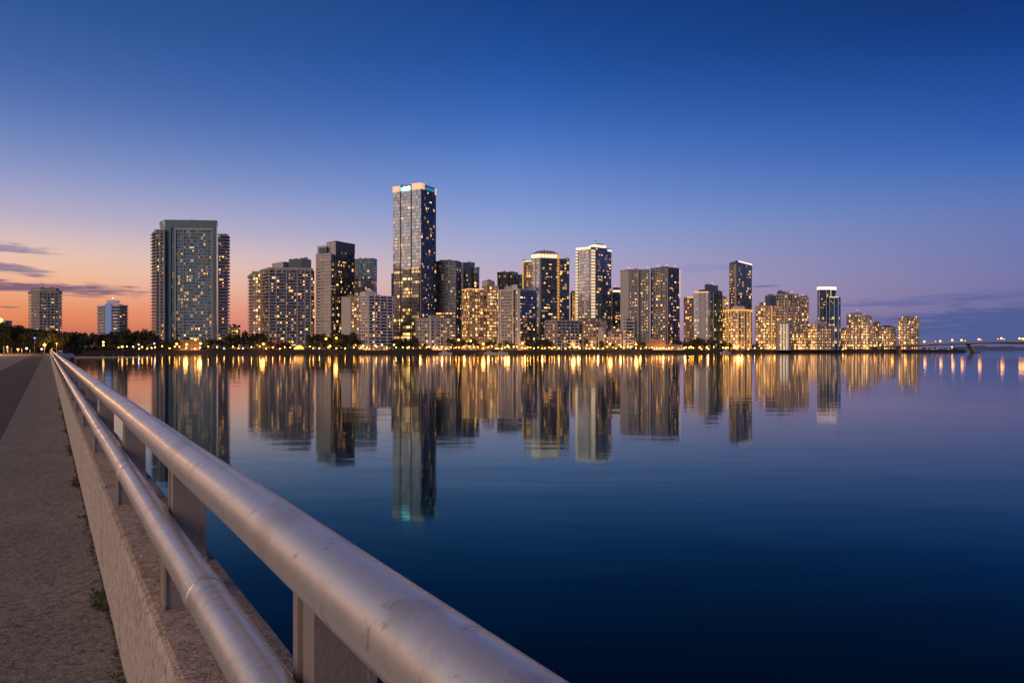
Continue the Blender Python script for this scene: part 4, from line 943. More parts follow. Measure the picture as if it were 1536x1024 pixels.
# ------------------------------------------------------------------ labels by place along the waterfront
SEG = [(-500, 146, 'left end of far shore'), (146, 200, 'blue and white floodlit tower'), (200, 345, 'huge teal-framed tower'), (345, 373, 'gap beside teal-framed tower'), (373, 472, 'grey-roofed stepped tower'), (472, 512, 'pale ribbed tower'), (512, 590, 'white and pinkish mid-rise'), (590, 624, 'tallest skyscraper'), (624, 676, 'small pale concrete block'), (676, 693, 'grey office tower'), (693, 748, 'brown warm-lit buildings'), (748, 806, 'white and deep blue tower'), (806, 868, 'wide low brown block'), (868, 894, 'foot of the white-edged tower'), (894, 935, 'beige and grey low buildings'), (935, 976, 'left ribbed twin tower'), (976, 1022, 'right ribbed twin tower'), (1022, 1086, 'stepped office tower'), (1086, 1130, 'curved-roof building'), (1130, 1164, 'grey-topped dense tower'), (1164, 1212, 'broad pinkish tower'), (1212, 1262, 'blue-lined tower'), (1262, 1310, 'two-part stepped tower'), (1310, 1346, 'hip-roofed block'), (1346, 1384, 'last tower'), (1384, 1600, 'tip of the spit')]
def seg(u):
    for a, b_, n in SEG:
        if a <= u < b_: return n
    return SEG[-1][2]
def name_rows(items, what, cat, group, tail=''):
    """items: (u, object[, adjective]); ordinal labels inside each stretch of the shore"""
    items = sorted(items, key=lambda q: q[0]); cnt = {}; tot = {}
    for q in items: tot[seg(q[0])] = tot.get(seg(q[0]), 0)+1
    for q in items:
        n = seg(q[0]); cnt[n] = cnt.get(n, 0)+1
        w = what if len(q) < 3 else q[2]
        rel = 'at' if n.startswith(('left end', 'tip', 'foot')) else 'in front of'
        pos = (ORD[cnt[n]-1]+' from left') if tot[n] > 1 else 'the only one'
        tag(q[1], f'{w} {rel} {n}, {pos}', cat, group); assert len(q[1]['label'].split()) <= 16, q[1]['label']

# ------------------------------------------------------------------ trees
def tree_proto(seed, hgt, rad, nleaf, size, flat=.75):
    rd = random.Random(seed); tr = MB(); th = hgt*.38
    p = Vector((0, 0, -.3)); q = Vector((rd.uniform(-.3, .3), rd.uniform(-.3, .3), th)); tr.tube(p, q, hgt*.03, hgt*.02, 7)
    lobes = []
    for i in range(rd.randint(7, 10)):
        a = rd.uniform(0, 2*pi); rr = rad*rd.uniform(.15, .68); z = hgt*rd.uniform(.34, .86)
        c = Vector((cos(a)*rr, sin(a)*rr, z)); lobes.append((c, rad*rd.uniform(.26, .5)))
        tr.tube(q-Vector((0, 0, rd.uniform(0, th*.2))), c, hgt*.012, hgt*.004, 5)
    cr = MB()
    for i in range(nleaf):
        c, lr_ = rd.choice(lobes); dv = Vector((rd.gauss(0, 1), rd.gauss(0, 1), rd.gauss(0, 1))).normalized()
        pp = c+Vector((dv.x, dv.y, dv.z*flat))*lr_*(rd.random()**.4)*1.05
        s_ = size*rd.uniform(.5, 1.3); a = Vector((rd.gauss(0, 1), rd.gauss(0, 1), rd.gauss(0, 1))).normalized(); b_ = a.orthogonal().normalized()*s_; c_ = a.cross(b_)*rd.uniform(.5, 1)
        cr.face([pp-b_, pp-c_*.6, pp+b_, pp+c_])
    return tr, cr
TP = []
def make_tree(i):
    tr, cr = TP[i]; 
    if isinstance(tr, MB):
        r = empty('tree'); tr.build('trunk', M_trunk, r); cr.build('crown', M_leaf, r); TP[i] = (r, None); return r
    return copy_tree(TP[i][0])
for i in range(6): TP.append(tree_proto(100+i, 10, 5.6 if i % 2 else 4.6, 620, .62))
for i in range(4): TP.append(tree_proto(200+i, 10, 4.6 if i % 2 else 5.4, 2600, .36))
random.seed(77); rows_ = []
# (u0, u1, v of tree tops, spacing px, extra depth)
TR_ = [(96, 150, 499, 9, 40), (100, 146, 506, 8, 18), (146, 236, 500, 8, 40), (150, 235, 507, 9, 16), (170, 232, 495, 12, 70), (232, 262, 511, 9, 14), (312, 345, 510, 9, 14), (344, 400, 500, 8, 26), (350, 395, 508, 10, 12),
       (404, 440, 512, 9, 14), (462, 542, 502, 8, 24), (466, 530, 509, 10, 12), (590, 626, 507, 8, 14), (626, 645, 515, 9, 10), (674, 718, 510, 8, 16), (732, 770, 512, 8, 14), (790, 832, 510, 8, 14), (808, 826, 507, 7, 18), (838, 856, 513, 8, 12),
       (868, 912, 511, 8, 14), (918, 944, 515, 9, 12), (956, 974, 512, 8, 14), (1018, 1100, 512, 8, 18), (1032, 1056, 508, 8, 16), (1112, 1165, 513, 8, 18), (1165, 1215, 514, 8, 18), (1215, 1262, 515.5, 8, 14), (1258, 1312, 515, 8, 20), (1312, 1350, 519, 8, 14), (1385, 1440, 522.5, 7, 8)]
for (u0, u1, vt, sp2, ed) in TR_:
    u = u0+random.uniform(0, 3)
    while u < u1:
        D_ = shoreD(u)+ed+random.uniform(-4, 6); top_ = PZ(vt+random.uniform(-2.2, 3), D_); hgt = max(2.5, top_-LZ)
        o = make_tree(random.randrange(6)); sx = max(hgt/10, .55)*random.uniform(.85, 1.1)
        if hgt > 14: sx *= .75
        o.location = (PX(u, D_), D_, LZ); o.scale = (sx, sx, hgt/9.3); o.rotation_euler = (0, 0, random.uniform(0, 6))
        rows_.append((u, o)); u += sp2*random.uniform(.8, 1.3)*(D_/700 if False else 1)
name_rows(rows_, 'dark leafy waterfront tree', 'tree', 'trees along the far waterfront')
def thicket(name, items, n, label_):
    rd = random.Random(8); mb = MB()
    for i in range(n):
        u0, u1, D_, hh, zb, sz = items[i % len(items)]
        u = rd.uniform(u0, u1); dd = (shoreD(u) if D_ is None else D_)+rd.uniform(9, 17); h = hh*(.55+.45*sin(u*.9)*sin(u*.37+1))
        p_ = Vector((PX(u, dd), dd, zb+rd.random()*h)); a = Vector((rd.gauss(0, 1), rd.gauss(0, 1), rd.gauss(0, 1))).normalized(); b_ = a.orthogonal().normalized()*sz*rd.uniform(.5, 1.2); c_ = a.cross(b_)
        mb.face([p_-b_, p_-c_*.6, p_+b_, p_+c_])
    tag(mb.build(name, M_leaf), label_, 'bushes', kind='stuff')
thicket('undergrowth', [(t[0]-4, t[1]+4, None, 4.5 if t[0] < 262 else 2.6, LZ, .8) for t in TR_ if t[0] < 1380 and t[1] < 1315]+[(96, 240, None, 7, LZ, .9)]*12, 16000, 'dark bushes under the trees along the far waterfront')
# trees where the causeway lands
near = []
random.seed(13)
for (u0, u1, vt, sp2, D_) in [(-60, 30, 487, 13, 262), (-50, 60, 492, 13, 240), (20, 104, 497, 11, 262), (30, 100, 503, 10, 238), (74, 112, 500, 10, 285), (-40, 16, 500, 14, 225), (100, 118, 509, 9, 300)]:
    u = u0
    while u < u1:
        dd = D_+random.uniform(-6, 6); top_ = PZ(vt+random.uniform(-4, 4), dd); hgt = top_-H+.7
        o = make_tree(6+random.randrange(4)); sx = hgt/10*random.uniform(.8, 1.1)
        o.location = (PX(u, dd), dd, H-.8); o.scale = (sx, sx, hgt/9.3); o.rotation_euler = (0, 0, random.uniform(0, 6)); near.append((u, o)); u += sp2*random.uniform(.75, 1.3)
near.sort(key=lambda q: q[0])
ni = 0
for u, o in near:
    if u < -8: tag(o, 'dark tree beside the road end just outside the left edge of the picture', 'tree', 'trees left of the picture edge')
    else: tag(o, f'dark tree beyond the causeway road end, {ORD[min(ni, 29)]} from the left edge', 'tree', 'trees at the causeway end'); ni += 1

thicket('undergrowth', [(-60, 112, 240, 4.2, H-.8, .5), (-60, 30, 225, 3, H-.8, .4), (78, 122, 262, 5, H-.8, .5)], 6000, 'dark bushes under the trees at the end of the causeway')
# ------------------------------------------------------------------ lamps
def lamp_proto(kind, m, hgt, r_, twin=False):
    r = empty(kind); mb = MB(); mb.tube((0, 0, 0), (0, 0, hgt-r_*.8), .14, .09, 6); mb.tube((0, 0, 0), (0, 0, .5), .3, .22, 6); mb.build('pole', M_post, r)
    mb = MB(); mb.ball((0, 0, hgt), r_, 10, 6); mb.build('globe', m, r, smooth=True, weld=True)
    return r
LP = {'o': lamp_proto('street_lamp', M_lampo, 5.5, 1.15), 'w': lamp_proto('street_lamp', M_lampw, 5.5, .9), 'b': lamp_proto('street_lamp', M_lampb, 4.5, .7), 's': lamp_proto('promenade_light', glow('bulb_warm', (1, .50, .14), 34), 2.6, .38), 't': lamp_proto('promenade_light', glow('bulb_orange', (1, .38, .05), 38), 2.6, .42)}  # street lamp globes oversized, their size stands for the halo
first = {k2: True for k2 in LP}
def lamp(kk, u, v, ed=8):
    D_ = shoreD(u)+ed; z = PZ(v, D_)
    if first[kk]: o = LP[kk]; first[kk] = False
    else: o = copy_tree(LP[kk])
    base = {'o': 5.5, 'w': 5.5, 'b': 4.5, 's': 2.6, 't': 2.6}[kk]
    o.location = (PX(u, D_), D_, LZ+.1)
    for c in o.children:
        if c.name.startswith('pole'): c.scale = (1, 1, max(.3, (z-LZ-.1-.3)/(base-.3)))
        else: c.location = (0, 0, z-LZ-.1-base)
    return (u, o)
big = [('o',265,515.6),('o',280,516.5),('o',301,515),('o',293,509),('o',395,515.6),('o',489,508),('o',495,519),('o',504.5,507),('w',544.6,518.7),('w',563,518),('w',573,517),('w',591,517),('o',688,509.5),('o',706,511),('o',725,515.5),('o',761.7,519),('w',770.5,520),('o',783.7,514.8),('o',859.6,516.4),('o',915,515.5),('w',907.5,503.8),('o',954,516.4),('w',1026,522),('w',1036,520),('o',1049.5,521),('o',1106.8,519.5),('o',1089,521.5),('o',1135.4,509),('w',1242,521),('w',1224,522),('w',1210,522),('o',1297,519),('o',1312,518),('b',208,516.7),('b',231.5,515),('w',183,520),('w',155,513),('w',155,517.5),('w',1428,520.5)]
rows_o = []; rows_w = []; rows_b = []
for kk, u, v in big:
    ed = {265: 6, 280: 6}.get(u, 8); it = lamp(kk, u, v, ed)
    (rows_o if kk == 'o' else rows_w if kk == 'w' else rows_b).append(it)
    if kk == 'o' and (u in (280, 301, 395, 504.5, 761.7, 859.6, 915, 954, 1106.8, 725)):
        L = bpy.data.lights.new('lamp_light', 'POINT'); L.energy = 2500; L.color = (1, .42, .10); L.shadow_soft_size = 2.2
        lo_ = bpy.data.objects.new('lamp_light', L); COL.objects.link(lo_); lo_.parent = it[1]; lo_.location = (0, -2.5, PZ(v, shoreD(u)+ed)-LZ)
name_rows(rows_o, 'glowing orange street lamp', 'street lamp', 'waterfront street lamps'); name_rows(rows_w, 'bright white street lamp', 'street lamp', 'waterfront street lamps'); name_rows(rows_b, 'small blue lamp', 'street lamp', 'waterfront street lamps')
random.seed(31); rs_, rt_ = [], []
def many(u0, u1, st_, v0, v1):
    u = u0
    while u < u1:
        kk = random.choice('stt'); it = lamp(kk, u, random.uniform(v0, v1), random.uniform(3, 12)); (rs_ if kk == 's' else rt_).append(it); u += st_*random.uniform(.6, 1.5)
many(178, 262, 8, 519, 523); many(262, 470, 9, 519, 523); many(470, 640, 11, 520, 523); many(640, 870, 5.5, 519.5, 523); many(870, 1040, 6.5, 519.5, 523); many(1040, 1270, 10, 520, 524)
for i, (u, o) in enumerate(sorted(rs_+rt_, key=lambda q: q[0])):
    if 630 < u < 1120 and i % 5 == 0:
        L = bpy.data.lights.new('lamp_light', 'POINT'); L.energy = 1600; L.color = (1, .44, .12); L.shadow_soft_size = 1.0
        lo_ = bpy.data.objects.new('lamp_light', L); COL.objects.link(lo_); lo_.parent = o; lo_.location = (0, 2.0, 3.2)
name_rows(rs_, 'low white promenade light', 'lamp', 'small lights along the promenade'); name_rows(rt_, 'low orange promenade light', 'lamp', 'small lights along the promenade')

# ------------------------------------------------------------------ pavilions, tents
M_awn = plain('awning_red', (.5, .08, .05), .6); M_tan = plain('pavilion_tan', (.55, .36, .2), .7); M_canv = plain('canvas_white', (.75, .7, .62), .7)
M_inn = glow('pavilion_interior', (1, .40, .10), .75); M_innw = glow('pavilion_interior_white', (1, .55, .22), 1.2); M_innr = glow('pavilion_interior_red', (1, .12, .05), .45)
def pavilion(u0, u1, v, label, rm=M_tan, im=M_inn, ed=16, peak=1.2, bays=4):
    uc = (u0+u1)/2; D_ = shoreD(uc)+ed; w = (u1-u0)/1024*D_; z1 = PZ(v, D_)-LZ; r = empty('pavilion', (PX(uc, D_), D_, LZ)); tag(r, label, 'pavilion')
    mb = MB(); mb.box((-w/2, .6, 0), (w/2, 6, z1-.3)); mb.build('back_wall', M_tan, r)
    nb_ = max(3, int(w/2.6)); mb = MB()
    for i in range(nb_):
        if random.random() < .8: x = -w/2+w*(i+.5)/nb_; mb.box((x-w/nb_*random.uniform(.22, .42), .35, .4), (x+w/nb_*random.uniform(.22, .42), .6, min(z1-.6, random.uniform(1.6, 3.2))))
    mb.build('lit_front', im, r)
    for i in range(bays+1):
        x = -w/2+w*i/bays; mb = MB(); mb.box((x-.16, -1.2, 0), (x+.16, -.9, z1-.3)); mb.build('post', rm, r)
    mb = MB(); o_ = .6
    mb.prism([(-w/2-o_, -1.8), (w/2+o_, -1.8), (w/2+o_, 6.6), (-w/2-o_, 6.6)], z1-.3, z1-.3+.25)
    mb.prism([(-w/2-o_, -1.8), (w/2+o_, -1.8), (w/2+o_, 6.6), (-w/2-o_, 6.6)], z1-.045, z1+peak, top=[(-w/4, 1.5), (w/4, 1.5), (w/4, 3), (-w/4, 3)])
    mb.build('roof', rm, r); return r
pavilion(399, 424, 514.5, 'red-roofed waterfront pavilion in front of the broad tower with stepped grey roof blocks', M_awn, M_innr)
pavilion(266, 300, 512, 'warm-lit entrance pavilion at the foot of the huge teal-framed tower', M_tan, M_inn, 24)
pavilion(538, 556, 518, 'white-lit tent pavilion in front of the white mid-rise', M_canv, M_innw)
pavilion(558, 582, 519.5, 'second white-lit pavilion, lower, in front of the right part of the white mid-rise', M_canv, M_inn)
pavilion(648, 676, 519.5, 'flat white canopy with warm lights before the small pale concrete block', M_canv, M_innw)
pavilion(682, 697, 509.5, 'red-lit pavilion set among dark trees right of the small pale block', M_awn, M_innr, 24)
pavilion(713, 736, 508, 'orange-fronted pavilion with a flat pale roof before the brown warm-lit buildings', M_slab, M_inn, 24, .3, 2)
pavilion(692, 716, 519.5, 'row of warm market lights under a pale roof left of the orange-fronted pavilion', M_canv, M_innw)
pavilion(738, 754, 519, 'warm-lit stall with a pale roof right of the orange-fronted pavilion', M_canv, M_inn)
pavilion(776, 792, 520, 'low golden-lit stall in front of the white and deep blue tower', M_tan, M_inn)
pavilion(969, 998, 512, 'golden restaurant pavilion with a big bright roof before the right ribbed twin tower', M_tan, M_innw, 16, 2.4, 6)
pavilion(998, 1020, 517.5, 'lower lit annex right of the golden restaurant pavilion', M_tan, M_innw, 14, 1, 5)
pavilion(1012, 1024, 520.5, 'small white-lit kiosk right of the restaurant annex', M_canv, M_innw, 8)
pavilion(1113, 1124, 518.5, 'small golden-lit kiosk right of the brightest orange lamp by the curved-roof building', M_canv, M_inn)
# glowing dome
D_ = shoreD(449)+12; r = empty('dome_tent', (PX(449, D_), D_, LZ)); tag(r, 'glowing golden dome tent on the waterfront below the stepped-roof tower', 'tent')
mb = MB(); n = 12
for i in range(5):
    for j in range(n):
        P3 = lambda a, b_: (4.6*cos(a*pi/10)*cos(2*pi*b_/n), 4.6*cos(a*pi/10)*sin(2*pi*b_/n), 1.2+4.2*sin(a*pi/10))
        mb.face([P3(i, j), P3(i, j+1), P3(i+1, j+1), P3(i+1, j)])
mb.build('dome', glow('dome_gold', (1, .46, .08), 2.0), r)
for j in range(8):
    mb = MB(); a = 2*pi*j/8; mb.tube((4.4*cos(a), 4.4*sin(a), 0), (4.4*cos(a), 4.4*sin(a), 1.4), .15); mb.build('post', M_tan, r)

# ------------------------------------------------------------------ boats
M_hull = plain('boat_white', (.7, .7, .72), .35, 0, .05); M_bwin = plain('boat_window', (.03, .04, .06), .2)
def boat_proto(L_):
    r = empty('boat'); mb = MB(); n = 10; W_ = L_*.14
    def sec(t): w = W_*(1-max(0, (t-.45)/.55)**2); return -L_/2+L_*t, w
    for i in range(n):
        (x0, w0), (x1, w1) = sec(i/n), sec((i+1)/n); h0, h1 = 1.0+.5*(i/n)**2, 1.0+.5*((i+1)/n)**2
        for sg_ in (-1, 1):
            q = [(x0, sg_*w0*.6, -.2), (x1, sg_*w1*.6, -.2), (x1, sg_*w1, h1), (x0, sg_*w0, h0)]; mb.face(q if sg_ < 0 else q[::-1])
        mb.face([(x0, -w0, h0), (x1, -w1, h1), (x1, w1, h1), (x0, w0, h0)])
    mb.face([(-L_/2, -W_*.6, -.2), (-L_/2, -W_, 1), (-L_/2, W_, 1), (-L_/2, W_*.6, -.2)]); mb.build('hull', M_hull, r)
    mb = MB(); mb.prism([(-L_*.25, -W_*.7), (L_*.2, -W_*.7), (L_*.2, W_*.7), (-L_*.25, W_*.7)], 1.0, 2.5, top=[(-L_*.22, -W_*.6), (L_*.08, -W_*.6), (L_*.08, W_*.6), (-L_*.22, W_*.6)]); mb.build('cabin', M_hull, r)
    mb = MB(); mb.box((-L_*.2, -W_*.72, 1.5), (L_*.1, W_*.72, 2.0)); mb.build('window', M_bwin, r)
    return r
bp = boat_proto(13); fb = True
for i, (u, D_, z, a, lab) in enumerate([(735, 700, 0, 0, 'left white boat moored at the quay below the brown warm-lit buildings'), (752, 702, 0, 0, 'right white boat moored at the quay below the brown warm-lit buildings'), (1089, 752, 0, .3, 'white boat moored below the curved-roof building'), (668, 692, 0, 0, 'white boat moored below the small pale concrete block')]
    +[(1330+i*13, 930+i*4, 3.2, .5*(-1)**i, f'{ORD[i]} from the left of the white boats laid up under the far bridge') for i in range(8)]):
    o = bp if fb else copy_tree(bp); fb = False
    o.location = (PX(u, D_), D_, z+.2); o.rotation_euler = (0, 0, a); tag(o, lab, 'boat', 'white boats along the far shore')
# spit under the bridge: wall light
# ------------------------------------------------------------------ floating boom with piles, left
M_pile = plain('pile_wood', (.42, .34, .28), .8, 0, .2, 1)
r = empty('jetty', (PX(170, 440), 440, 0)); tag(r, 'thin pale low jetty with upright piles in the water left of the skyline reflections', 'jetty')
x0, x1 = PX(112, 440)-r.location.x, PX(228, 440)-r.location.x
mb = MB(); mb.box((x0, -.8, .22), (x1, .8, .5)); mb.build('walkway', plain('jetty_white', (.62, .5, .42), .6), r)
for i, u in enumerate((155, 172, 208.5, 217, 226)):
    mb = MB(); x = PX(u, 440)-r.location.x; mb.tube((x, -1.1, -2), (x, -1.1, 1.9), .22, .2, 8); mb.build('pile', M_pile, r)
for i, u in enumerate((234, 242)):
    o = MB(); o.tube((0, 0, -2), (0, 0, 2.2), .24, .2, 8); o = o.build('mooring_pile', M_pile, loc=(PX(u, 445), 445, 0)); tag(o, ['lone mooring pile just right of the end of the pale jetty', 'outermost mooring pile, farther right of the pale jetty'][i], 'pile', 'lone mooring piles')

# ------------------------------------------------------------------ far bridge at the right
M_bdeck = plain('bridge_concrete', (.26, .20, .16), .7, 0, .1, .05)
bp_ = [(1262, 522.5, 905), (1290, 520.8, 905), (1324, 519, 900), (1352, 517.8, 893), (1379, 516.6, 886), (1407, 515.3, 876), (1435, 514, 866), (1470, 512.9, 852), (1504, 512.1, 838), (1540, 511.7, 820), (1600, 511.9, 790), (1700, 513.5, 740)]
r = empty('road_bridge', (PX(1400, 880), 880, 0)); tag(r, 'long low lit road bridge running out of the picture at the right', 'bridge')
O = r.location; P3s = [Vector((PX(u, D_), D_, PZ(v, D_))) for u, v, D_ in bp_]
def off_(p, z, y): return (p.x-O.x, p.y+y-O.y, z)
mb = MB(); rl = MB(); 
for i in range(len(P3s)-1):
    a, c = P3s[i], P3s[i+1]
    th0 = 1.3+(1.1*max(0, (bp_[i][0]-1470)/70)**2 if bp_[i][0] < 1545 else 2.2); th1 = 1.3+(1.1*max(0, (bp_[i+1][0]-1470)/70)**2 if bp_[i+1][0] < 1545 else 2.2)
    A8 = [off_(a, a.z-1, 0), off_(c, c.z-1, 0), off_(c, c.z-1, 13), off_(a, a.z-1, 13)]
    B8 = [off_(a, a.z-1-th0, 2), off_(c, c.z-1-th1, 2), off_(c, c.z-1-th1, 11), off_(a, a.z-1-th0, 11)]
    mb.face(A8[::1]); mb.face([B8[0], B8[1], A8[1], A8[0]]); mb.face([A8[3], A8[2], B8[2], B8[3]]); mb.face(B8[::-1])
    for y in (-.3, 13):
        q0, q1, q2, q3 = off_(a, a.z-1.3, y), off_(c, c.z-1.3, y), off_(c, c.z+.1, y), off_(a, a.z+.1, y)
        rl.face([q0, q1, q2, q3]); rl.face([(q0[0], q0[1]+.3, q0[2]), (q3[0], q3[1]+.3, q3[2]), (q2[0], q2[1]+.3, q2[2]), (q1[0], q1[1]+.3, q1[2])]); rl.face([q3, q2, (q2[0], q2[1]+.3, q2[2]), (q3[0], q3[1]+.3, q3[2])])
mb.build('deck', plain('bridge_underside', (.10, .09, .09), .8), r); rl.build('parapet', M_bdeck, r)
for u, v, D_ in [(1461, 513.5, 858), (1590, 513, 795)]:
    x, y = PX(u, D_)-O.x, D_+6-O.y; z = PZ(v, D_)-2
    mb = MB(); mb.prism([(x+4, y-3), (x+7, y-3), (x+7, y+3), (x+4, y+3)], -2, z, top=[(x-4.5, y-3), (x-3, y-3), (x-3, y+3), (x-4.5, y+3)])
    mb.build('pier', M_bdeck, r); mb = MB(); mb.box((x+1.5, y-4, -2), (x+9.5, y+4, .8)); mb.build('pier_foot', M_rock, r)
for u, v, D_ in [(1352, 518, 893)]:
    x, y = PX(u, D_)-O.x, D_+6-O.y; mb = MB(); mb.box((x-1, y-4, 0), (x+1, y+4, PZ(v, D_)-2.4)); mb.build('pier', M_bdeck, r)
def deckpt(u):
    for q0, q1 in zip(bp_, bp_[1:]):
        if q0[0] <= u <= q1[0]:
            f = (u-q0[0])/(q1[0]-q0[0]); D_ = q0[2]+(q1[2]-q0[2])*f; v = q0[1]+(q1[1]-q0[1])*f; return D_, PZ(v, D_)-1
BL = {}
for i, (u, v, kk) in enumerate([(1322, 515.8, 'p'), (1338, 515, 'o'), (1358, 514, 'o'), (1368, 513.2, 'p'), (1387, 512.2, 'o'), (1404, 511.8, 'p'), (1411, 511.5, 'o'), (1429, 510, 'o'), (1443, 510, 'o'), (1448.5, 511, 'p'), (1469, 508.8, 'o'), (1472, 509.4, 'p'), (1497.5, 508.3, 'p'), (1502.8, 507.3, 'o'), (1507, 508.5, 'p'), (1530, 507.5, 'o'), (1535, 508, 'o')]):
    D_, zd = deckpt(u); h = PZ(v, D_)-zd
    rr = empty('bridge_lamp', (PX(u, D_), D_+.9, zd)); tag(rr, f'{"orange" if kk == "o" else "pinkish"} glowing lamp on the far road bridge, {ORD[i]} from the left', 'street lamp', 'lamps on the far bridge')
    mb = MB(); mb.tube((0, 0, 0), (0, 0, h-.5), .14, .1, 6); mb.build('pole', M_post, rr)
    key = kk
    if key not in BL:
        mb = MB(); mb.ball((0, 0, 0), .95 if kk == 'o' else .65, 10, 6); o = mb.build('globe', glow('bridge_lamp_orange', (1, .38, .04), 11) if kk == 'o' else M_lampp, rr, smooth=True, weld=True); BL[key] = o  # globe enlarged to carry the lamp's halo
    else: o = BL[key].copy(); COL.objects.link(o); o.parent = rr
    o.location = (0, 0, h)
    if kk == 'o':
        L = bpy.data.lights.new('lamp_light', 'POINT'); L.energy = 500; L.color = (1, .38, .08); L.shadow_soft_size = 1.6
        lo_ = bpy.data.objects.new('lamp_light', L); COL.objects.link(lo_); lo_.parent = rr; lo_.location = (0, -2.2, h+.3)

# ------------------------------------------------------------------ things at the end of the causeway
# silver car
def car(loc, rot, label):
    r = empty('parked_car', loc); r.rotation_euler = (0, 0, rot); tag(r, label, 'car')
    M_car = plain('car_silver', (.45, .47, .52), .3, .6, .05); M_gl = plain('car_glass', (.02, .03, .035), .08, 0, .1); M_ty = plain('tyre', (.02, .02, .02), .8); M_hl = plain('car_headlight', (.8, .82, .85), .2)
    mb = MB(); side = [(-2.2, .45), (-2.2, .95), (-1.9, 1.1), (-1.5, 1.18), (-.95, 1.72), (.35, 1.75), (1.1, 1.2), (2.0, 1.05), (2.25, .8), (2.25, .4), (1.8, .3), (-1.9, .3)]
    def wd(z): return .9 if z < 1.15 else .9-(z-1.15)*.35
    for i in range(len(side)):
        a, c = side[i], side[(i+1) % len(side)]; mb.face([(a[0], -wd(a[1]), a[1]), (a[0], wd(a[1]), a[1]), (c[0], wd(c[1]), c[1]), (c[0], -wd(c[1]), c[1])])
    mb.face([(x, -wd(z), z) for x, z in side][::-1]); mb.face([(x, wd(z), z) for x, z in side]); mb.build('body', M_car, r, weld=True)
    mb = MB()
    for sy in (-1, 1):
        q = [(-1.35, sy*.9, 1.2), (.95, sy*.9, 1.2), (.32, sy*.72, 1.66), (-.88, sy*.72, 1.66)]; mb.face(q if sy < 0 else q[::-1])
    mb.face([(1.12, -.8, 1.22), (1.12, .8, 1.22), (.42, .68, 1.72), (.42, -.68, 1.72)]); mb.face([(-1.53, .8, 1.2), (-1.53, -.8, 1.2), (-1.0, -.68, 1.69), (-1.0, .68, 1.69)]); mb.build('windows', M_gl, r)
    for x in (-1.4, 1.4):
        for y in (-.82, .82): mb = MB(); mb.tube((x, y-.12, .33), (x, y+.12, .33), .33, seg=14); mb.build('wheel', M_ty, r)
    for y in (-.65, .65): mb = MB(); mb.box((2.2, y-.15, .68), (2.29, y+.15, .84)); mb.build('headlight', M_hl, r)
    return r
q = SP(156, 2.6, H-.72); ob = car((q.x, q.y, H-.72), R(-30), 'silver car parked beside the far end of the railing'); ob.scale = (.9, .9, 1)
# guard rail, bollards, street lamps by the road end
M_lampd = glow('lamp_orange_near', (1, .38, .06), 5)
def near_lamp(u, v, D_, rad, m, label, power, col, kind='street_lamp', cat='street lamp'):
    z = PZ(v, D_); r = empty(kind, (PX(u, D_), D_, H-.05)); tag(r, label, cat, 'lights at the causeway end')
    mb = MB(); mb.tube((0, 0, -.7), (0, 0, z-H), .07, .05, 8); mb.build('pole', M_post, r); mb = MB(); mb.ball((0, 0, z-H+rad), rad, 10, 6); mb.build('globe', m, r, smooth=True, weld=True)
    if power:
        L = bpy.data.lights.new('lamp_light', 'POINT'); L.energy = power; L.color = col; L.shadow_soft_size = .3
        lo_ = bpy.data.objects.new('lamp_light', L); COL.objects.link(lo_); lo_.parent = r; lo_.location = (0, -1.2, z-H+rad)
    return r
OC = (1, .45, .12)
near_lamp(-24, 490, 150, .3, M_lampd, 'unseen orange street lamp just outside the left edge of the picture by the trees', 12000, OC)  # unseen lamp added to spread orange light over the road end
near_lamp(11, 520.5, 182, .16, M_lampd, 'small orange lamp on a short post by the left edge of the road end', 3500, OC)
near_lamp(67, 518.6, 222, .42, M_lampd, 'bright orange lamp at the very end of the railing under the trees', 2600, OC)
near_lamp(85, 515.5, 232, .16, M_lampd, 'small orange lamp behind the silver car under the trees', 2600, OC)
near_lamp(40, 523.6, 215, .30, glow('lamp_white_near', (.9, .85, .9), 4), 'white lamp low at the road end below the middle of the near trees', 0, OC)
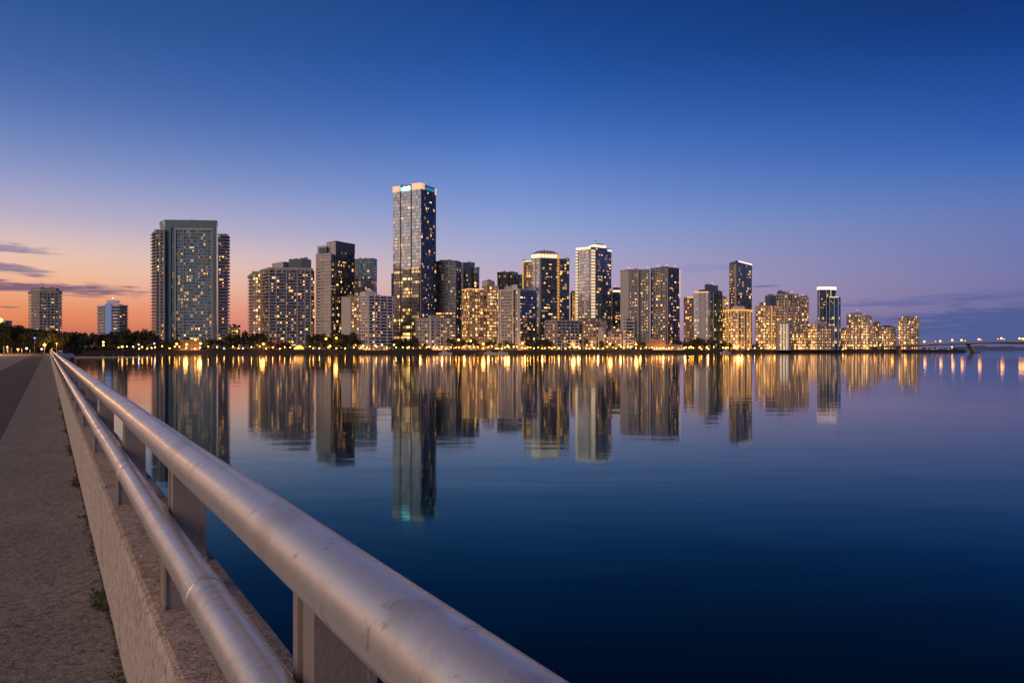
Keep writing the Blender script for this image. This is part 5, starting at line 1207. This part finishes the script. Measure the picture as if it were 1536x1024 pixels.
near_lamp(27, 525.0, 212, .30, M_lampd, 'orange lamp low at the road end, left of the white one', 900, OC)
near_lamp(52, 508, 226, .30, glow('lamp_violet', (.25, .28, 1), 1.5), 'violet-blue lamp glowing high among the near dark trees', 60, (.3, .35, 1))
near_lamp(62.5, 524.5, 190, .25, glow('lamp_pinkwhite', (1, .75, .7), 2.5), 'pale lamp low beside the end of the railing', 0, OC)
M_boll = plain('bollard_pale', (.6, .5, .4), .6)
for i, (u, D_, h) in enumerate([(6, 175, 1.9), (13, 205, 1.5), (17.5, 208, 1.5), (33, 212, 1.0), (45, 214, .8)]):
    mb = MB(); mb.tube((0, 0, 0), (0, 0, h), .13, .11, 8); mb.ball((0, 0, h), .14, 8, 4); o = mb.build('bollard', M_boll, loc=(PX(u, D_), D_, H-.05)); tag(o, f'pale post at the end of the road, {ORD[i]} post from the left edge', 'bollard', 'posts at the road end')
mb = MB(); a, c = SP(198, -26, 0), SP(214, 1, 0); dv = Vector((c.x-a.x, c.y-a.y, 0)).normalized(); nn = Vector((-dv.y, dv.x, 0))*.3
for z0_, z1_ in ((H-.1, H+.14),):
    p0 = [Vector((a.x, a.y, z0_))-nn, Vector((c.x, c.y, z0_))-nn, Vector((c.x, c.y, z0_))+nn, Vector((a.x, a.y, z0_))+nn]; mb.prism([(q_.x, q_.y) for q_ in p0], z0_, z1_)
tag(mb.build('kerb', M_quay), 'low pale kerb across the far end of the road under the trees', 'kerb')

# ------------------------------------------------------------------ render settings
sc.view_settings.view_transform = 'Standard'; sc.view_settings.look = 'None'; sc.view_settings.exposure = 0; sc.view_settings.gamma = 1
cy = sc.cycles
cy.use_denoising = True
try: cy.denoiser = 'OPENIMAGEDENOISE'; cy.denoising_input_passes = 'RGB_ALBEDO_NORMAL'
except Exception: pass
cy.max_bounces = 5; cy.diffuse_bounces = 2; cy.glossy_bounces = 4; cy.transmission_bounces = 2; cy.sample_clamp_indirect = 8; cy.use_light_tree = True
cy.caustics_reflective = False; cy.caustics_refractive = False
